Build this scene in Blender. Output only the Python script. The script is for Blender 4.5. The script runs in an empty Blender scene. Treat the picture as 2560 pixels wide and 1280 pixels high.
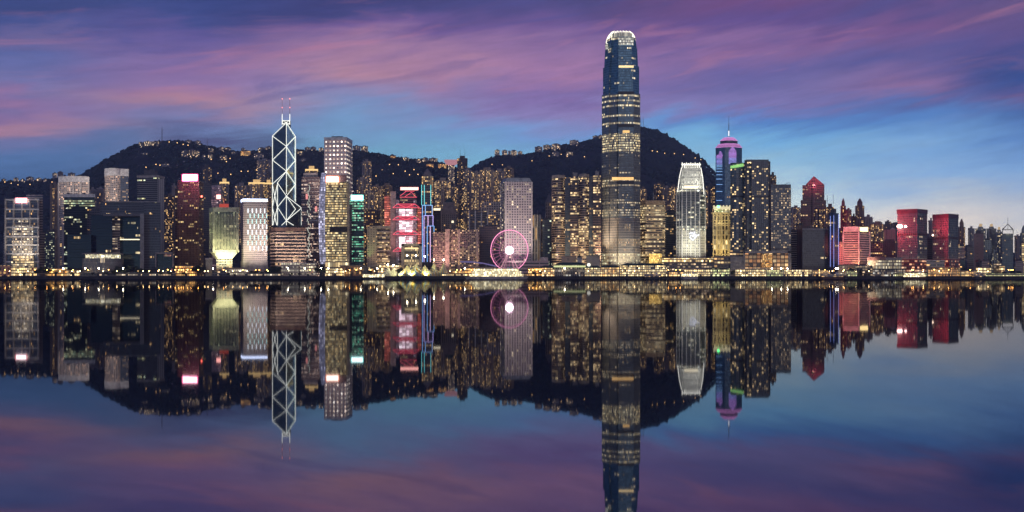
import bpy, math, random
import numpy as np
from mathutils import Vector
R = math.radians
random.seed(7); rng = np.random.default_rng(7)
C = bpy.context.scene.collection
scene = bpy.context.scene
# ------------------------------------------------------------------ view geometry
F, CX, HY, H = 2200.0, 1280.0, 693.0, 2.5      # focal length in photo pixels, principal column, horizon row, eye height (m)
GZ = 4.0                                       # level of the reclaimed land
def X(px, D): return (px-CX)/F*D
def Z(py, D): return H+(HY-py)/F*D
def P(px, py, D): return Vector((X(px, D), D, Z(py, D)))
def lin(c): return tuple(((v/255)/12.92 if v <= 10 else (((v/255)+.055)/1.055)**2.4) for v in c)
# ------------------------------------------------------------------ camera
cam = bpy.data.cameras.new('camera'); cam_o = bpy.data.objects.new('camera', cam); C.objects.link(cam_o)
cam.sensor_width = 36; cam.lens = 36*F/2560; cam.clip_start = 1; cam.clip_end = 60000
cam_o.location = (0, 0, H); cam_o.rotation_euler = (R(90), 0, 0); cam.shift_y = (HY-640)/2560
scene.camera = cam_o
# ------------------------------------------------------------------ world: dusk sky with pink streaks
world = bpy.data.worlds.new('World'); scene.world = world; world.use_nodes = True
def sky():
    nt = world.node_tree; N, L = nt.nodes, nt.links; N.clear()
    def nd(t, **k):
        n = N.new(t)
        for a, b in k.items(): setattr(n, a, b)
        return n
    def val(s, v):
        if isinstance(v, (int, float)): s.default_value = v
        else: L.new(v, s)
    def ma(op, a, b=0.0, c=None):
        n = nd('ShaderNodeMath', operation=op); val(n.inputs[0], a); val(n.inputs[1], b)
        if c is not None: val(n.inputs[2], c)
        return n.outputs[0]
    tc = nd('ShaderNodeTexCoord'); sp = nd('ShaderNodeSeparateXYZ'); L.new(tc.outputs['Generated'], sp.inputs[0])
    x, y, z = sp.outputs
    az = ma('ARCTAN2', x, y); el = ma('ARCSINE', z)
    def noise(sx, sy, tilt, detail, off, dist=0.3, rough=.55):
        cb = nd('ShaderNodeCombineXYZ'); L.new(ma('MULTIPLY', az, sx), cb.inputs[0])
        L.new(ma('MULTIPLY', ma('SUBTRACT', el, ma('MULTIPLY', az, tilt)), sy), cb.inputs[1]); cb.inputs[2].default_value = off
        n = nd('ShaderNodeTexNoise'); n.inputs['Scale'].default_value = 1; n.inputs['Detail'].default_value = detail
        n.inputs['Roughness'].default_value = rough; n.inputs['Distortion'].default_value = dist
        L.new(cb.outputs[0], n.inputs['Vector']); return n.outputs[0]
    n1 = noise(5, 20, .16, 4, 1.3, .6); n2 = noise(9, 75, .15, 7, 4.1, .5, .6); n3 = noise(5.5, 38, .17, 6, 9.7, .8, .6)
    w = ma('ADD', ma('MULTIPLY', ma('SUBTRACT', n1, .5), .075), ma('MULTIPLY', ma('SUBTRACT', n2, .5), .034))
    el_w = ma('ADD', el, ma('MULTIPLY', w, ma('MINIMUM', ma('MULTIPLY', ma('MAXIMUM', el, 0.0), 8.0), 1.0)))
    TOP = R(40)
    cols = {
     -300: [(560,(58,78,118)),(430,(64,92,138)),(340,(118,108,155)),(290,(150,104,140)),(230,(118,108,162)),(150,(92,94,152)),(40,(55,64,118))],
     0: [(560,(56,78,116)),(450,(62,90,134)),(390,(78,106,156)),(345,(112,110,158)),(312,(166,120,146)),(270,(140,108,158)),(215,(120,110,166)),(150,(92,96,156)),(92,(108,92,144)),(55,(70,76,136)),(10,(56,64,118))],
     480: [(560,(70,92,136)),(380,(86,108,152)),(320,(108,118,168)),(285,(138,118,160)),(255,(172,126,150)),(205,(152,112,162)),(140,(130,100,156)),(85,(96,80,142)),(45,(66,70,130)),(5,(54,62,120))],
     900: [(560,(110,150,182)),(385,(112,158,194)),(320,(112,144,190)),(262,(124,136,186)),(215,(150,126,168)),(172,(174,126,152)),(120,(152,112,152)),(70,(106,82,140)),(25,(66,64,120)),(0,(58,58,112))],
     1400: [(560,(130,178,205)),(370,(118,168,206)),(315,(112,146,202)),(272,(140,126,184)),(225,(128,104,164)),(180,(158,114,160)),(130,(136,102,152)),(80,(108,82,140)),(40,(88,72,128)),(0,(72,64,114))],
     1900: [(640,(205,200,195)),(510,(188,200,208)),(430,(140,178,212)),(360,(112,164,214)),(305,(80,122,190)),(268,(124,112,172)),(215,(106,100,160)),(160,(102,92,154)),(105,(134,98,150)),(55,(92,70,132)),(8,(106,70,122))],
     2300: [(640,(206,190,182)),(560,(202,188,186)),(500,(172,178,194)),(440,(132,164,208)),(380,(116,156,208)),(305,(80,122,188)),(248,(84,102,168)),(205,(136,102,152)),(135,(94,84,144)),(62,(112,78,132)),(8,(86,70,126))],
     2560: [(640,(204,186,178)),(590,(198,186,184)),(520,(162,168,188)),(440,(120,156,206)),(355,(86,126,188)),(285,(66,100,166)),(245,(98,84,142)),(205,(44,72,140)),(145,(46,66,132)),(80,(92,74,132)),(15,(94,74,126))],
     2900: [(600,(190,178,180)),(480,(130,150,190)),(350,(80,112,172)),(240,(60,78,140)),(120,(62,64,122)),(0,(70,62,112))]}
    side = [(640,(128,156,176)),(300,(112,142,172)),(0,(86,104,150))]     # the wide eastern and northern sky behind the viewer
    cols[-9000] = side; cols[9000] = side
    for k in cols: cols[k] = [(py, tuple(min(255, c*(1.10 if py > 300 else 1.05)*(1.03 if i == 1 else .95 if (i == 0 and py < 240 and k < 700) else 1)) for i, c in enumerate(cc))) for py, cc in cols[k]]
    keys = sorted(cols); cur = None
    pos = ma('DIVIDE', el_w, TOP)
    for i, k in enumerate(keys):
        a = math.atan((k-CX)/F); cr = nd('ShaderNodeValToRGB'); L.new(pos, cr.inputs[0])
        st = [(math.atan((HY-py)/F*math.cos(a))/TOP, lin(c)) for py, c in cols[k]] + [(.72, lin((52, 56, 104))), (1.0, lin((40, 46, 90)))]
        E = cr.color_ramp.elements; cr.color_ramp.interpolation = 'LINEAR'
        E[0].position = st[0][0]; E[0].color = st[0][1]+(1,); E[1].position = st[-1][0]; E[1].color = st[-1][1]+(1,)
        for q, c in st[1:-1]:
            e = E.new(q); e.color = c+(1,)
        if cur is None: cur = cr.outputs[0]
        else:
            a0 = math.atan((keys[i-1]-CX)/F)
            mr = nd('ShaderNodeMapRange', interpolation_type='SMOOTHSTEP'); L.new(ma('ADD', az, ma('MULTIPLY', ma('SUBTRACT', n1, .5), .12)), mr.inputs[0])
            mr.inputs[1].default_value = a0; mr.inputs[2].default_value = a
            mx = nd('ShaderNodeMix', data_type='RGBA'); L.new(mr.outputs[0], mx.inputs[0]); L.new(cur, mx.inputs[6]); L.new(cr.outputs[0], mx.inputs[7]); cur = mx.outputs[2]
    def tint(cur, fac, col):
        mx = nd('ShaderNodeMix', data_type='RGBA'); L.new(fac, mx.inputs[0]); L.new(cur, mx.inputs[6]); mx.inputs[7].default_value = lin(col)+(1,); return mx.outputs[2]
    def ramp(v, a, b, hi):
        mr = nd('ShaderNodeMapRange', interpolation_type='SMOOTHSTEP'); L.new(v, mr.inputs[0]); mr.inputs[1].default_value = a; mr.inputs[2].default_value = b; mr.inputs[4].default_value = hi; return mr.outputs[0]
    n4 = noise(26, 190, .15, 6, 2.2, .4, .65)
    fm = nd('ShaderNodeHueSaturation'); L.new(cur, fm.inputs['Color']); L.new(ma('ADD', .82, ma('MULTIPLY', n4, .36)), fm.inputs['Value']); cur = fm.outputs[0]
    high = ramp(el, R(8.5), R(12), 1.0)
    cur = tint(cur, ma('MULTIPLY', ramp(n3, .52, .76, .40), high), (202, 132, 154))     # pink cirrus streaks
    cur = tint(cur, ma('MULTIPLY', ramp(n3, .48, .26, .38), high), (70, 80, 148))      # blue gaps between them
    # grey-violet cloud resting on the hill at the left
    ca, ce = math.atan((560-CX)/F), math.atan((HY-345)/F*.95)
    d = ma('ADD', ma('POWER', ma('DIVIDE', ma('ABSOLUTE', ma('SUBTRACT', az, ca)), .115), 2.0), ma('POWER', ma('DIVIDE', ma('ABSOLUTE', ma('SUBTRACT', ma('ADD', el, ma('MULTIPLY', az, .07)), ce-.0215)), .016), 2.0))
    g = ma('MULTIPLY', ramp(d, 1.15, .05, .8), ramp(n2, .25, .6, 1.0))
    cur = tint(cur, g, (76, 74, 116))
    bg = nd('ShaderNodeBackground'); L.new(cur, bg.inputs[0]); L.new(ma('ADD', 1.14, ramp(el, R(9), R(2.5), .62)), bg.inputs[1])
    nis = nd('ShaderNodeTexSky', sky_type='NISHITA'); nis.sun_disc = False; nis.sun_elevation = R(2); nis.sun_rotation = R(55)
    b2 = nd('ShaderNodeBackground'); L.new(nis.outputs[0], b2.inputs[0]); b2.inputs[1].default_value = .004
    ad = nd('ShaderNodeAddShader'); L.new(bg.outputs[0], ad.inputs[0]); L.new(b2.outputs[0], ad.inputs[1])
    out = nd('ShaderNodeOutputWorld'); L.new(ad.outputs[0], out.inputs[0])
sky()
# soft warm fill from behind the viewer's right, added for afterglow and city glow
sun = bpy.data.lights.new('sun', 'SUN'); sun.energy = .42; sun.angle = R(50); sun.color = (1, .68, .50)
sun_o = bpy.data.objects.new('sun', sun); C.objects.link(sun_o)
sun_o.rotation_euler = Vector((-.42, .85, -.30)).to_track_quat('-Z', 'Y').to_euler()
vs = scene.view_settings; vs.view_transform = 'Standard'; vs.look = 'None'; vs.exposure = 0; vs.gamma = 1; vs.use_curve_mapping = False
cy = scene.cycles; cy.use_denoising = True; cy.max_bounces = 5; cy.diffuse_bounces = 2; cy.glossy_bounces = 3; cy.sample_clamp_indirect = 4; cy.caustics_reflective = False; cy.caustics_refractive = False
# ------------------------------------------------------------------ materials
def facade_group():
    g = bpy.data.node_groups.new('facade', 'ShaderNodeTree'); I = g.interface
    def s(n, t, io='INPUT'): return I.new_socket(name=n, in_out=io, socket_type=t)
    for n in ('Bay', 'Floor', 'WinW', 'WinH', 'Lit', 'Run', 'Row', 'Strength', 'Seed', 'Rough', 'GlassRough', 'Metal', 'Blank'): s(n, 'NodeSocketFloat')
    for n in ('Wall', 'Glass', 'LightA', 'LightB'): s(n, 'NodeSocketColor')
    s('Shader', 'NodeSocketShader', 'OUTPUT')
    N, L = g.nodes, g.links; gi = N.new('NodeGroupInput'); go = N.new('NodeGroupOutput'); G = gi.outputs
    def val(sk, v):
        if isinstance(v, (int, float)): sk.default_value = v
        else: L.new(v, sk)
    def ma(op, a, b=0.0):
        n = N.new('ShaderNodeMath'); n.operation = op; val(n.inputs[0], a); val(n.inputs[1], b); return n.outputs[0]
    uv = N.new('ShaderNodeUVMap'); uv.uv_map = 'UVMap'; sp = N.new('ShaderNodeSeparateXYZ'); L.new(uv.outputs[0], sp.inputs[0])
    win0 = None
    oi = N.new('ShaderNodeObjectInfo'); seed = ma('ADD', G['Seed'], ma('MULTIPLY', oi.outputs['Random'], 97.0))
    u = ma('DIVIDE', sp.outputs[0], G['Bay']); v = ma('DIVIDE', sp.outputs[1], G['Floor'])
    iu, iv, fu, fv = ma('FLOOR', u), ma('FLOOR', v), ma('FRACT', u), ma('FRACT', v)
    win = ma('MULTIPLY', ma('LESS_THAN', ma('ABSOLUTE', ma('SUBTRACT', fu, .5)), ma('MULTIPLY', G['WinW'], .5)), ma('LESS_THAN', ma('ABSOLUTE', ma('SUBTRACT', fv, .5)), ma('MULTIPLY', G['WinH'], .5)))
    def wn(a, b, off):
        cb = N.new('ShaderNodeCombineXYZ'); val(cb.inputs[0], a); val(cb.inputs[1], b); L.new(ma('ADD', seed, off), cb.inputs[2])
        n = N.new('ShaderNodeTexWhiteNoise'); n.noise_dimensions = '3D'; L.new(cb.outputs[0], n.inputs[0]); return n
    win = ma('MULTIPLY', win, ma('GREATER_THAN', wn(iu, 0.0, 23.1).outputs[0], G['Blank']))      # some bays are blind wall
    r1n = wn(iu, iv, 1.5); r1 = r1n.outputs[0]
    sc = N.new('ShaderNodeSeparateColor'); L.new(r1n.outputs[1], sc.inputs[0])
    r2 = wn(0.0, iv, 7.3).outputs[0]; r3 = wn(ma('FLOOR', ma('DIVIDE', u, 5.0)), iv, 11.9).outputs[0]
    cb = N.new('ShaderNodeCombineXYZ'); val(cb.inputs[0], ma('MULTIPLY', u, .16)); val(cb.inputs[1], ma('MULTIPLY', v, .11)); L.new(seed, cb.inputs[2])
    nz = N.new('ShaderNodeTexNoise'); nz.inputs['Scale'].default_value = 1; nz.inputs['Detail'].default_value = 2; L.new(cb.outputs[0], nz.inputs[0])
    cl = ma('MULTIPLY', ma('MAXIMUM', ma('SUBTRACT', nz.outputs[0], .22), 0.0), 3.4)
    a = ma('LESS_THAN', r1, ma('MULTIPLY', G['Lit'], cl))
    b = ma('MULTIPLY', ma('LESS_THAN', r3, ma('MULTIPLY', G['Run'], cl)), ma('LESS_THAN', sc.outputs[1], .85))
    c = ma('MULTIPLY', ma('LESS_THAN', r2, G['Row']), ma('LESS_THAN', sc.outputs[1], .92))
    lit = ma('MULTIPLY', ma('MINIMUM', ma('ADD', ma('ADD', a, b), c), 1.0), win)
    br = ma('ADD', ma('MULTIPLY', ma('POWER', sc.outputs[2], 3.0), 1.15), .20)
    em = ma('MULTIPLY', ma('MULTIPLY', lit, br), G['Strength'])
    def mix(f, A, B):
        n = N.new('ShaderNodeMix'); n.data_type = 'RGBA'; val(n.inputs[0], f); L.new(A, n.inputs[6]); L.new(B, n.inputs[7]); return n.outputs[2]
    # weathering of the wall: broad, faint
    tcn = N.new('ShaderNodeTexNoise'); tcn.inputs['Scale'].default_value = .05; tcn.inputs['Detail'].default_value = 5
    geo = N.new('ShaderNodeNewGeometry'); L.new(geo.outputs['Position'], tcn.inputs[0])
    hs = N.new('ShaderNodeHueSaturation'); L.new(G['Wall'], hs.inputs['Color']); L.new(ma('ADD', ma('MULTIPLY', tcn.outputs[0], .5), .75), hs.inputs['Value'])
    gh = N.new('ShaderNodeHueSaturation'); L.new(G['Glass'], gh.inputs['Color']); L.new(ma('ADD', ma('MULTIPLY', sc.outputs[0], .8), .6), gh.inputs['Value'])
    bs = N.new('ShaderNodeBsdfPrincipled')
    L.new(mix(win, hs.outputs[0], gh.outputs[0]), bs.inputs['Base Color'])
    L.new(ma('ADD', G['Rough'], ma('MULTIPLY', win, ma('SUBTRACT', G['GlassRough'], G['Rough']))), bs.inputs['Roughness'])
    L.new(ma('MULTIPLY', win, G['Metal']), bs.inputs['Metallic'])
    L.new(mix(sc.outputs[0], G['LightA'], G['LightB']), bs.inputs['Emission Color']); L.new(em, bs.inputs['Emission Strength'])
    L.new(bs.outputs[0], go.inputs[0]); return g
FG = facade_group()
WA, WB = (1, .54, .17), (1, .76, .40)
seedn = [0]
def fac(name, wall, glass=(.02, .022, .03), bay=3.2, fh=3.3, ww=.7, wh=.6, lit=.2, run=0., row=0., s=1.8, ca=WA, cb=WB, rough=.65, gr=.15, metal=0., blank=0.):
    m = bpy.data.materials.new(name); m.use_nodes = True; nt = m.node_tree; nt.nodes.clear()
    n = nt.nodes.new('ShaderNodeGroup'); n.node_tree = FG; o = nt.nodes.new('ShaderNodeOutputMaterial'); nt.links.new(n.outputs[0], o.inputs[0])
    seedn[0] += 13.7
    for k, v in dict(Bay=bay, Floor=fh, WinW=ww, WinH=wh, Lit=lit, Run=run, Row=row, Strength=s, Seed=seedn[0], Rough=rough, GlassRough=gr, Metal=metal, Blank=blank).items(): n.inputs[k].default_value = v
    for k, v in dict(Wall=wall, Glass=glass, LightA=ca, LightB=cb).items(): n.inputs[k].default_value = tuple(v)+(1,)
    m.cycles.emission_sampling = 'NONE'; return m
def mat(name, col, rough=.7, metal=0., var=.3, scale=.2):
    m = bpy.data.materials.new(name); m.use_nodes = True; nt = m.node_tree; b = nt.nodes['Principled BSDF']
    t = nt.nodes.new('ShaderNodeTexNoise'); t.inputs['Scale'].default_value = scale; t.inputs['Detail'].default_value = 6
    g = nt.nodes.new('ShaderNodeNewGeometry'); nt.links.new(g.outputs['Position'], t.inputs[0])
    r = nt.nodes.new('ShaderNodeValToRGB'); nt.links.new(t.outputs[0], r.inputs[0])
    r.color_ramp.elements[0].position = .3; r.color_ramp.elements[1].position = .7
    r.color_ramp.elements[0].color = tuple(c*(1-var) for c in col)+(1,); r.color_ramp.elements[1].color = tuple(min(1, c*(1+var)) for c in col)+(1,)
    nt.links.new(r.outputs[0], b.inputs['Base Color']); b.inputs['Roughness'].default_value = rough; b.inputs['Metallic'].default_value = metal
    return m
def emi(name, col, s, sample=True):
    m = bpy.data.materials.new(name); m.use_nodes = True; b = m.node_tree.nodes['Principled BSDF']
    b.inputs['Base Color'].default_value = (.05, .05, .05, 1); b.inputs['Emission Color'].default_value = tuple(col)+(1,); b.inputs['Emission Strength'].default_value = s
    m.cycles.emission_sampling = 'AUTO' if sample else 'NONE'; return m
roof_m = mat('roof_grey', (.10, .10, .11)); pale_m = mat('pale_render', (.50, .47, .44)); conc_m = mat('concrete', (.33, .31, .30)); dark_m = mat('dark_metal', (.03, .03, .035), .4)
white_m = mat('white_paint', (.75, .74, .72), .5); beige_m = mat('beige_render', (.42, .36, .30)); brown_m = mat('brown_granite', (.16, .10, .08), .4)
green_roof_m = mat('green_roof_tiles', (.03, .075, .065), .5); steel_m = mat('galvanised_steel', (.45, .45, .46), .35, .6); trunk_m = mat('bark', (.08, .06, .045))
leaf_m = mat('leaves', (.035, .05, .022), .6, 0, .5, .9); seawall_m = mat('seawall_stone', (.05, .048, .05), .8)
neon_white = emi('white_neon', (1, 1, .90), 1.5); warm_lamp = emi('warm_lamp', (1, .64, .26), 34); amber_lamp = emi('amber_lamp', (1, .42, .09), 40); cool_lamp = emi('cool_lamp', (1, .86, .58), 80)
warm_int = emi('warm_interior', (1, .72, .34), 1.5); gold_int = emi('golden_interior', (1, .58, .20), 1.5); cream_int = emi('cream_interior', (1, .86, .58), 1.8)
hill_lamp_m = emi('hill_lamp', (1, .58, .22), 3, False)
# ------------------------------------------------------------------ mesh helper
class MB:
    def __init__(s): s.v = []; s.f = []; s.u = []; s.m = []
    def quad(s, pts, uvs=None, m=0):
        i = len(s.v); s.v += [tuple(p) for p in pts]; s.f.append(tuple(range(i, i+len(pts)))); s.u.append(uvs or [(-50.5, -50.5)]*len(pts)); s.m.append(m)
    def prism(s, poly, z0, z1, m=0, cap=None, top=None, ztop=None, u0=0., base=False):
        n = len(poly); top = top or poly; zt = ztop or [z1]*n; u = u0
        for i in range(n):
            j = (i+1) % n; a, b, c, d = poly[i], poly[j], top[j], top[i]; w = math.hypot(b[0]-a[0], b[1]-a[1])
            s.quad([(a[0], a[1], z0), (b[0], b[1], z0), (c[0], c[1], zt[j]), (d[0], d[1], zt[i])], [(u, z0), (u+w, z0), (u+w, zt[j]), (u, zt[i])], m); u += w
        s.quad([(p[0], p[1], z) for p, z in zip(top, zt)], None, m if cap is None else cap)
        if base: s.quad([(p[0], p[1], z0) for p in reversed(poly)], None, m if cap is None else cap)
    def box(s, x0, x1, y0, y1, z0, z1, m=0, cap=None): s.prism([(x0, y0), (x1, y0), (x1, y1), (x0, y1)], z0, z1, m, cap, base=True)
    def beam(s, p, q, w, m=0, n=4):
        p, q = Vector(p), Vector(q); d = q-p
        if d.length < 1e-6: return
        d.normalize(); up = Vector((0, 0, 1)) if abs(d.z) < .9 else Vector((0, 1, 0)); a = d.cross(up).normalized(); b = d.cross(a)
        ring = [(a*math.cos(t)+b*math.sin(t))*(w*.5) for t in [2*math.pi*(k+.5)/n for k in range(n)]]
        for k in range(n):
            r0, r1 = ring[k], ring[(k+1) % n]; s.quad([p+r1, p+r0, q+r0, q+r1], None, m)
        s.quad([p+r for r in ring], None, m); s.quad([q+r for r in reversed(ring)], None, m)
    def ball(s, c, r, m=0, nu=10, nv=6, sz=1.):
        c = Vector(c)
        def pt(i, j): t, f = 2*math.pi*i/nu, math.pi*j/nv-math.pi/2; return c+Vector((r*math.cos(f)*math.cos(t), r*math.cos(f)*math.sin(t), r*sz*math.sin(f)))
        for j in range(nv):
            for i in range(nu):
                q = [pt(i, j), pt(i+1, j), pt(i+1, j+1), pt(i, j+1)]
                if j == 0: q = [q[0], q[2], q[3]]
                elif j == nv-1: q = q[:3]
                s.quad(q, None, m)
    def build(s, name, mats, parent=None, loc=None, smooth=False):
        me = bpy.data.meshes.new(name); o = bpy.data.objects.new(name, me); C.objects.link(o)
        l = Vector(parent.location) if parent is not None and parent.parent is None else Vector(loc or (0, 0, 0))
        if parent is not None and parent.parent is not None: l = Vector(parent.parent.location)+Vector(parent.location)
        me.from_pydata([(x-l.x, y-l.y, z-l.z) for x, y, z in s.v], [], s.f)
        uvl = me.uv_layers.new(name='UVMap'); uvl.data.foreach_set('uv', [c for f in s.u for t in f for c in t])
        for m in (mats if isinstance(mats, (list, tuple)) else [mats]): me.materials.append(m)
        me.polygons.foreach_set('material_index', s.m)
        if smooth: me.polygons.foreach_set('use_smooth', [True]*len(s.f))
        if parent is not None: o.parent = parent
        else: o.location = l
        return o
def tag(o, label, cat, group=None):
    o['label'] = label; o['category'] = cat
    if group: o['group'] = group
    return o
def thing(name, label, cat, loc, group=None):
    o = bpy.data.objects.new(name, None); C.objects.link(o); o.location = loc; o.empty_display_size = 5; return tag(o, label, cat, group)
def copy_tree(src, loc, label, group=None):
    c = src.copy(); C.objects.link(c); c.location = loc; c['label'] = label
    if group: c['group'] = group
    for ch in src.children:
        d = ch.copy(); C.objects.link(d); d.parent = c
        for gch in ch.children:
            e = gch.copy(); C.objects.link(e); e.parent = d
    return c
# ------------------------------------------------------------------ footprints
def foot2(x0, x1, D, dep=30):
    a, b = (X(x0, D), D), (X(x1, D), D); mx = (a[0]+b[0])/2; l = math.hypot(mx, D); dx, dy = mx/l*dep, D/l*dep
    return [a, b, (b[0]+dx, b[1]+dy), (a[0]+dx, a[1]+dy)]
def foot3(x0, xc, x1, D, d1, d2):
    p0, pc, p1 = (X(x0, D+d1), D+d1), (X(xc, D), D), (X(x1, D+d2), D+d2)
    return [p0, pc, p1, (p0[0]+p1[0]-pc[0], p0[1]+p1[1]-pc[1])]
def off(poly, d):                      # outset of a convex polygon (d < 0: inset)
    n = len(poly); out = []
    for i in range(n):
        a, b, c = Vector(poly[i-1]), Vector(poly[i]), Vector(poly[(i+1) % n])
        e1, e2 = (b-a).normalized(), (c-b).normalized(); n1, n2 = Vector((e1.y, -e1.x)), Vector((e2.y, -e2.x))
        k = n1+n2; k = k/max(k.length_squared, .3)*2; out.append((b.x+k.x*d, b.y+k.y*d))
    return out
def lerp(poly, s, c=None):
    c = c or (sum(p[0] for p in poly)/len(poly), sum(p[1] for p in poly)/len(poly)); return [(c[0]+(p[0]-c[0])*s, c[1]+(p[1]-c[1])*s) for p in poly]
def centre(poly): return (sum(p[0] for p in poly)/len(poly), sum(p[1] for p in poly)/len(poly))
def cog(poly, notch=.22):              # apartment plan: re-entrant slots in front, back and sides
    a, b, c, d = [Vector(p) for p in poly]; e, g = b-a, d-a
    uv = [(0, .12), (.12, .12), (.12, 0), (.30, 0), (.30, notch), (.38, notch), (.38, .05), (.62, .05), (.62, notch), (.70, notch), (.70, 0), (.88, 0), (.88, .12), (1, .12),
          (1, .88), (.88, .88), (.88, 1), (.62, 1), (.62, 1-notch), (.38, 1-notch), (.38, 1), (.12, 1), (.12, .88), (0, .88)]
    return [tuple(a+e*u+g*v) for u, v in uv]
def bands(poly, z0, z1, step, th, out, m=0, phase=0.):
    mb = MB(); z = math.ceil(z0/step)*step-th/2; p = off(poly, out)      # centred on the floor lines
    while z+th < z1: mb.prism(p, z, z+th, m, base=True); z += step
    return mb
def piers(poly, z0, z1, n_per, w, out, edges=(0,), m=0, ends=True):
    mb = MB()
    for e, n in zip(edges, n_per):
        a, b = Vector(poly[e]), Vector(poly[(e+1) % len(poly)]); d = (b-a).normalized(); nn = Vector((d.y, -d.x)); Lg = (b-a).length
        for k in range(n+1):
            if not ends and k in (0, n): continue
            c = a+d*(Lg*k/n); q = [c-d*w/2+nn*out, c+d*w/2+nn*out, c+d*w/2-nn*.3, c-d*w/2-nn*.3]
            mb.prism([tuple(t) for t in q], z0, z1, m, base=True)
    return mb
def spot(name, loc, target, energy, col, size=70, blend=.8, rad=1.5, parent=None):
    l = bpy.data.lights.new(name, 'SPOT'); l.energy = energy; l.color = col; l.spot_size = R(size); l.spot_blend = blend; l.shadow_soft_size = rad
    o = bpy.data.objects.new(name, l); C.objects.link(o); o.location = loc
    o.rotation_euler = (Vector(target)-Vector(loc)).to_track_quat('-Z', 'Y').to_euler()
    return o
# ------------------------------------------------------------------ terrain
RL = [(-700,480),(-300,470),(0,454),(60,452),(100,450),(140,446),(195,440),(230,420),(268,396),(300,380),(330,364),(350,359),(400,353),(440,351),(475,354),(510,362),(560,374),(600,379),(640,377),(690,372),(745,374),(800,378),(880,373),(905,377),(940,383),(990,393),(1060,400),(1100,406),(1135,416),(1180,436),(1260,470),(1400,530),(1700,600),(2000,640),(3400,660)]
RR = [(-700,640),(600,600),(1000,520),(1120,450),(1180,418),(1212,400),(1240,388),(1300,387),(1350,379),(1400,364),(1450,356),(1505,341),(1560,326),(1605,317),(1640,326),(1680,346),(1720,371),(1760,402),(1790,432),(1850,482),(1920,532),(1985,560),(2060,572),(2130,572),(2200,562),(2245,557),(2290,575),(2400,612),(2560,640),(3400,655)]
def hill(px, D):
    px = np.asarray(px, float); D = np.asarray(D, float); out = np.full(np.broadcast(px, D).shape, 0.0)
    for prof, Dr, D0 in ((RL, 2900., 1720.), (RR, 3250., 1800.)):
        hz = (HY-np.interp(px, [a for a, _ in prof], [b for _, b in prof]))/F*Dr+H-GZ
        t = np.clip((D-D0)/(Dr-D0), 0, 1); b = np.clip(1-(D-Dr)/1800., 0, 1)
        out = np.maximum(out, hz*np.where(D <= Dr, .3*t+.7*t**1.35, b*b*(3-2*b)))
    return GZ+out
def slope_D(px, py):
    Ds = np.arange(1750, 3300, 10.); hh = hill(px, Ds)
    k = np.nonzero(H+(HY-py)/F*Ds <= hh)[0]
    return float(Ds[k[0]]) if len(k) else float(Ds[np.argmax((hh-H)/Ds)])
def terrain():
    pxs = np.arange(-900, 3500, 9.0); Ds = np.concatenate([np.arange(1700, 3400, 22.), np.arange(3400, 5400, 90.)])
    A, B = np.meshgrid(pxs, Ds); z = hill(A, B)
    rough = sum(np.sin(A*.021*f+B*.006*f*1.3+f)*np.cos(B*.013*f-A*.009*f+2*f)/f for f in (1, 2.1, 3.7, 6.3))
    z = z+rough*9*np.clip((z-GZ)/120, 0, 1)-6*np.clip((z-GZ)/120, 0, 1)-.02
    v = np.stack([(A-CX)/F*B, B, z], -1).reshape(-1, 3); n, m = A.shape
    idx = np.arange(n*m).reshape(n, m); f = np.stack([idx[:-1, :-1], idx[:-1, 1:], idx[1:, 1:], idx[1:, :-1]], -1).reshape(-1, 4)
    me = bpy.data.meshes.new('hills'); me.from_pydata(v.tolist(), [], f.tolist()); me.polygons.foreach_set('use_smooth', [True]*len(f))
    o = bpy.data.objects.new('hills', me); C.objects.link(o); o['kind'] = 'structure'; me.materials.append(mat('hill_scrub', (.024, .040, .042), .9, 0, .4, .02))
    # woods over the hillsides: countless crowns as one mass
    base = []
    for k in range(12):
        t = k*2.39996; ph = math.acos(1-2*(k+.5)/12); base.append((math.sin(ph)*math.cos(t), math.sin(ph)*math.sin(t), math.cos(ph)))
    import bmesh
    bm = bmesh.new()
    for b in base: bm.verts.new(b)
    bmesh.ops.convex_hull(bm, input=bm.verts); bm.verts.index_update(); tri = np.array([[q.index for q in f.verts] for f in bm.faces]); bm.free(); base = np.array(base)
    n = 26000; px = rng.uniform(-60, 2620, n); D = np.where(rng.random(n) < .35, rng.uniform(2500, 3330, n), 1800+1500*rng.random(n))
    D[:3000] = np.where(rng.random(3000) < .5, rng.normal(2895, 14, 3000), rng.normal(3245, 14, 3000))
    zz = hill(px, D); keep = zz > GZ+14; px, D, zz = px[keep], D[keep], zz[keep]; n = len(px)
    r = rng.uniform(4, 9, n)*np.where(rng.random(n) < .06, 1.5, 1); jit = 1+rng.uniform(-.3, .3, (n, 12, 1))
    cen = np.stack([(px-CX)/F*D, D, zz-3], -1)[:, None, :]
    vv = (base[None]*jit*np.stack([r, r, r*rng.uniform(.6, 1.05, n)], -1)[:, None, :]+cen).reshape(-1, 3)
    ff = (tri[None]+(np.arange(n)*12)[:, None, None]).reshape(-1, 3)
    me = bpy.data.meshes.new('forest'); me.vertices.add(len(vv)); me.vertices.foreach_set('co', vv.ravel()); me.loops.add(len(ff)*3); me.loops.foreach_set('vertex_index', ff.ravel().astype(np.int32))
    me.polygons.add(len(ff)); me.polygons.foreach_set('loop_start', np.arange(0, len(ff)*3, 3, dtype=np.int32)); me.update(); me.validate()
    o = bpy.data.objects.new('forest', me); C.objects.link(o); o['kind'] = 'stuff'; tag(o, 'dark evergreen woods covering the hillsides behind the city', 'forest'); me.materials.append(mat('hill_woods', (.022, .042, .044), .8, 0, .5, .03))
terrain()
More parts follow.
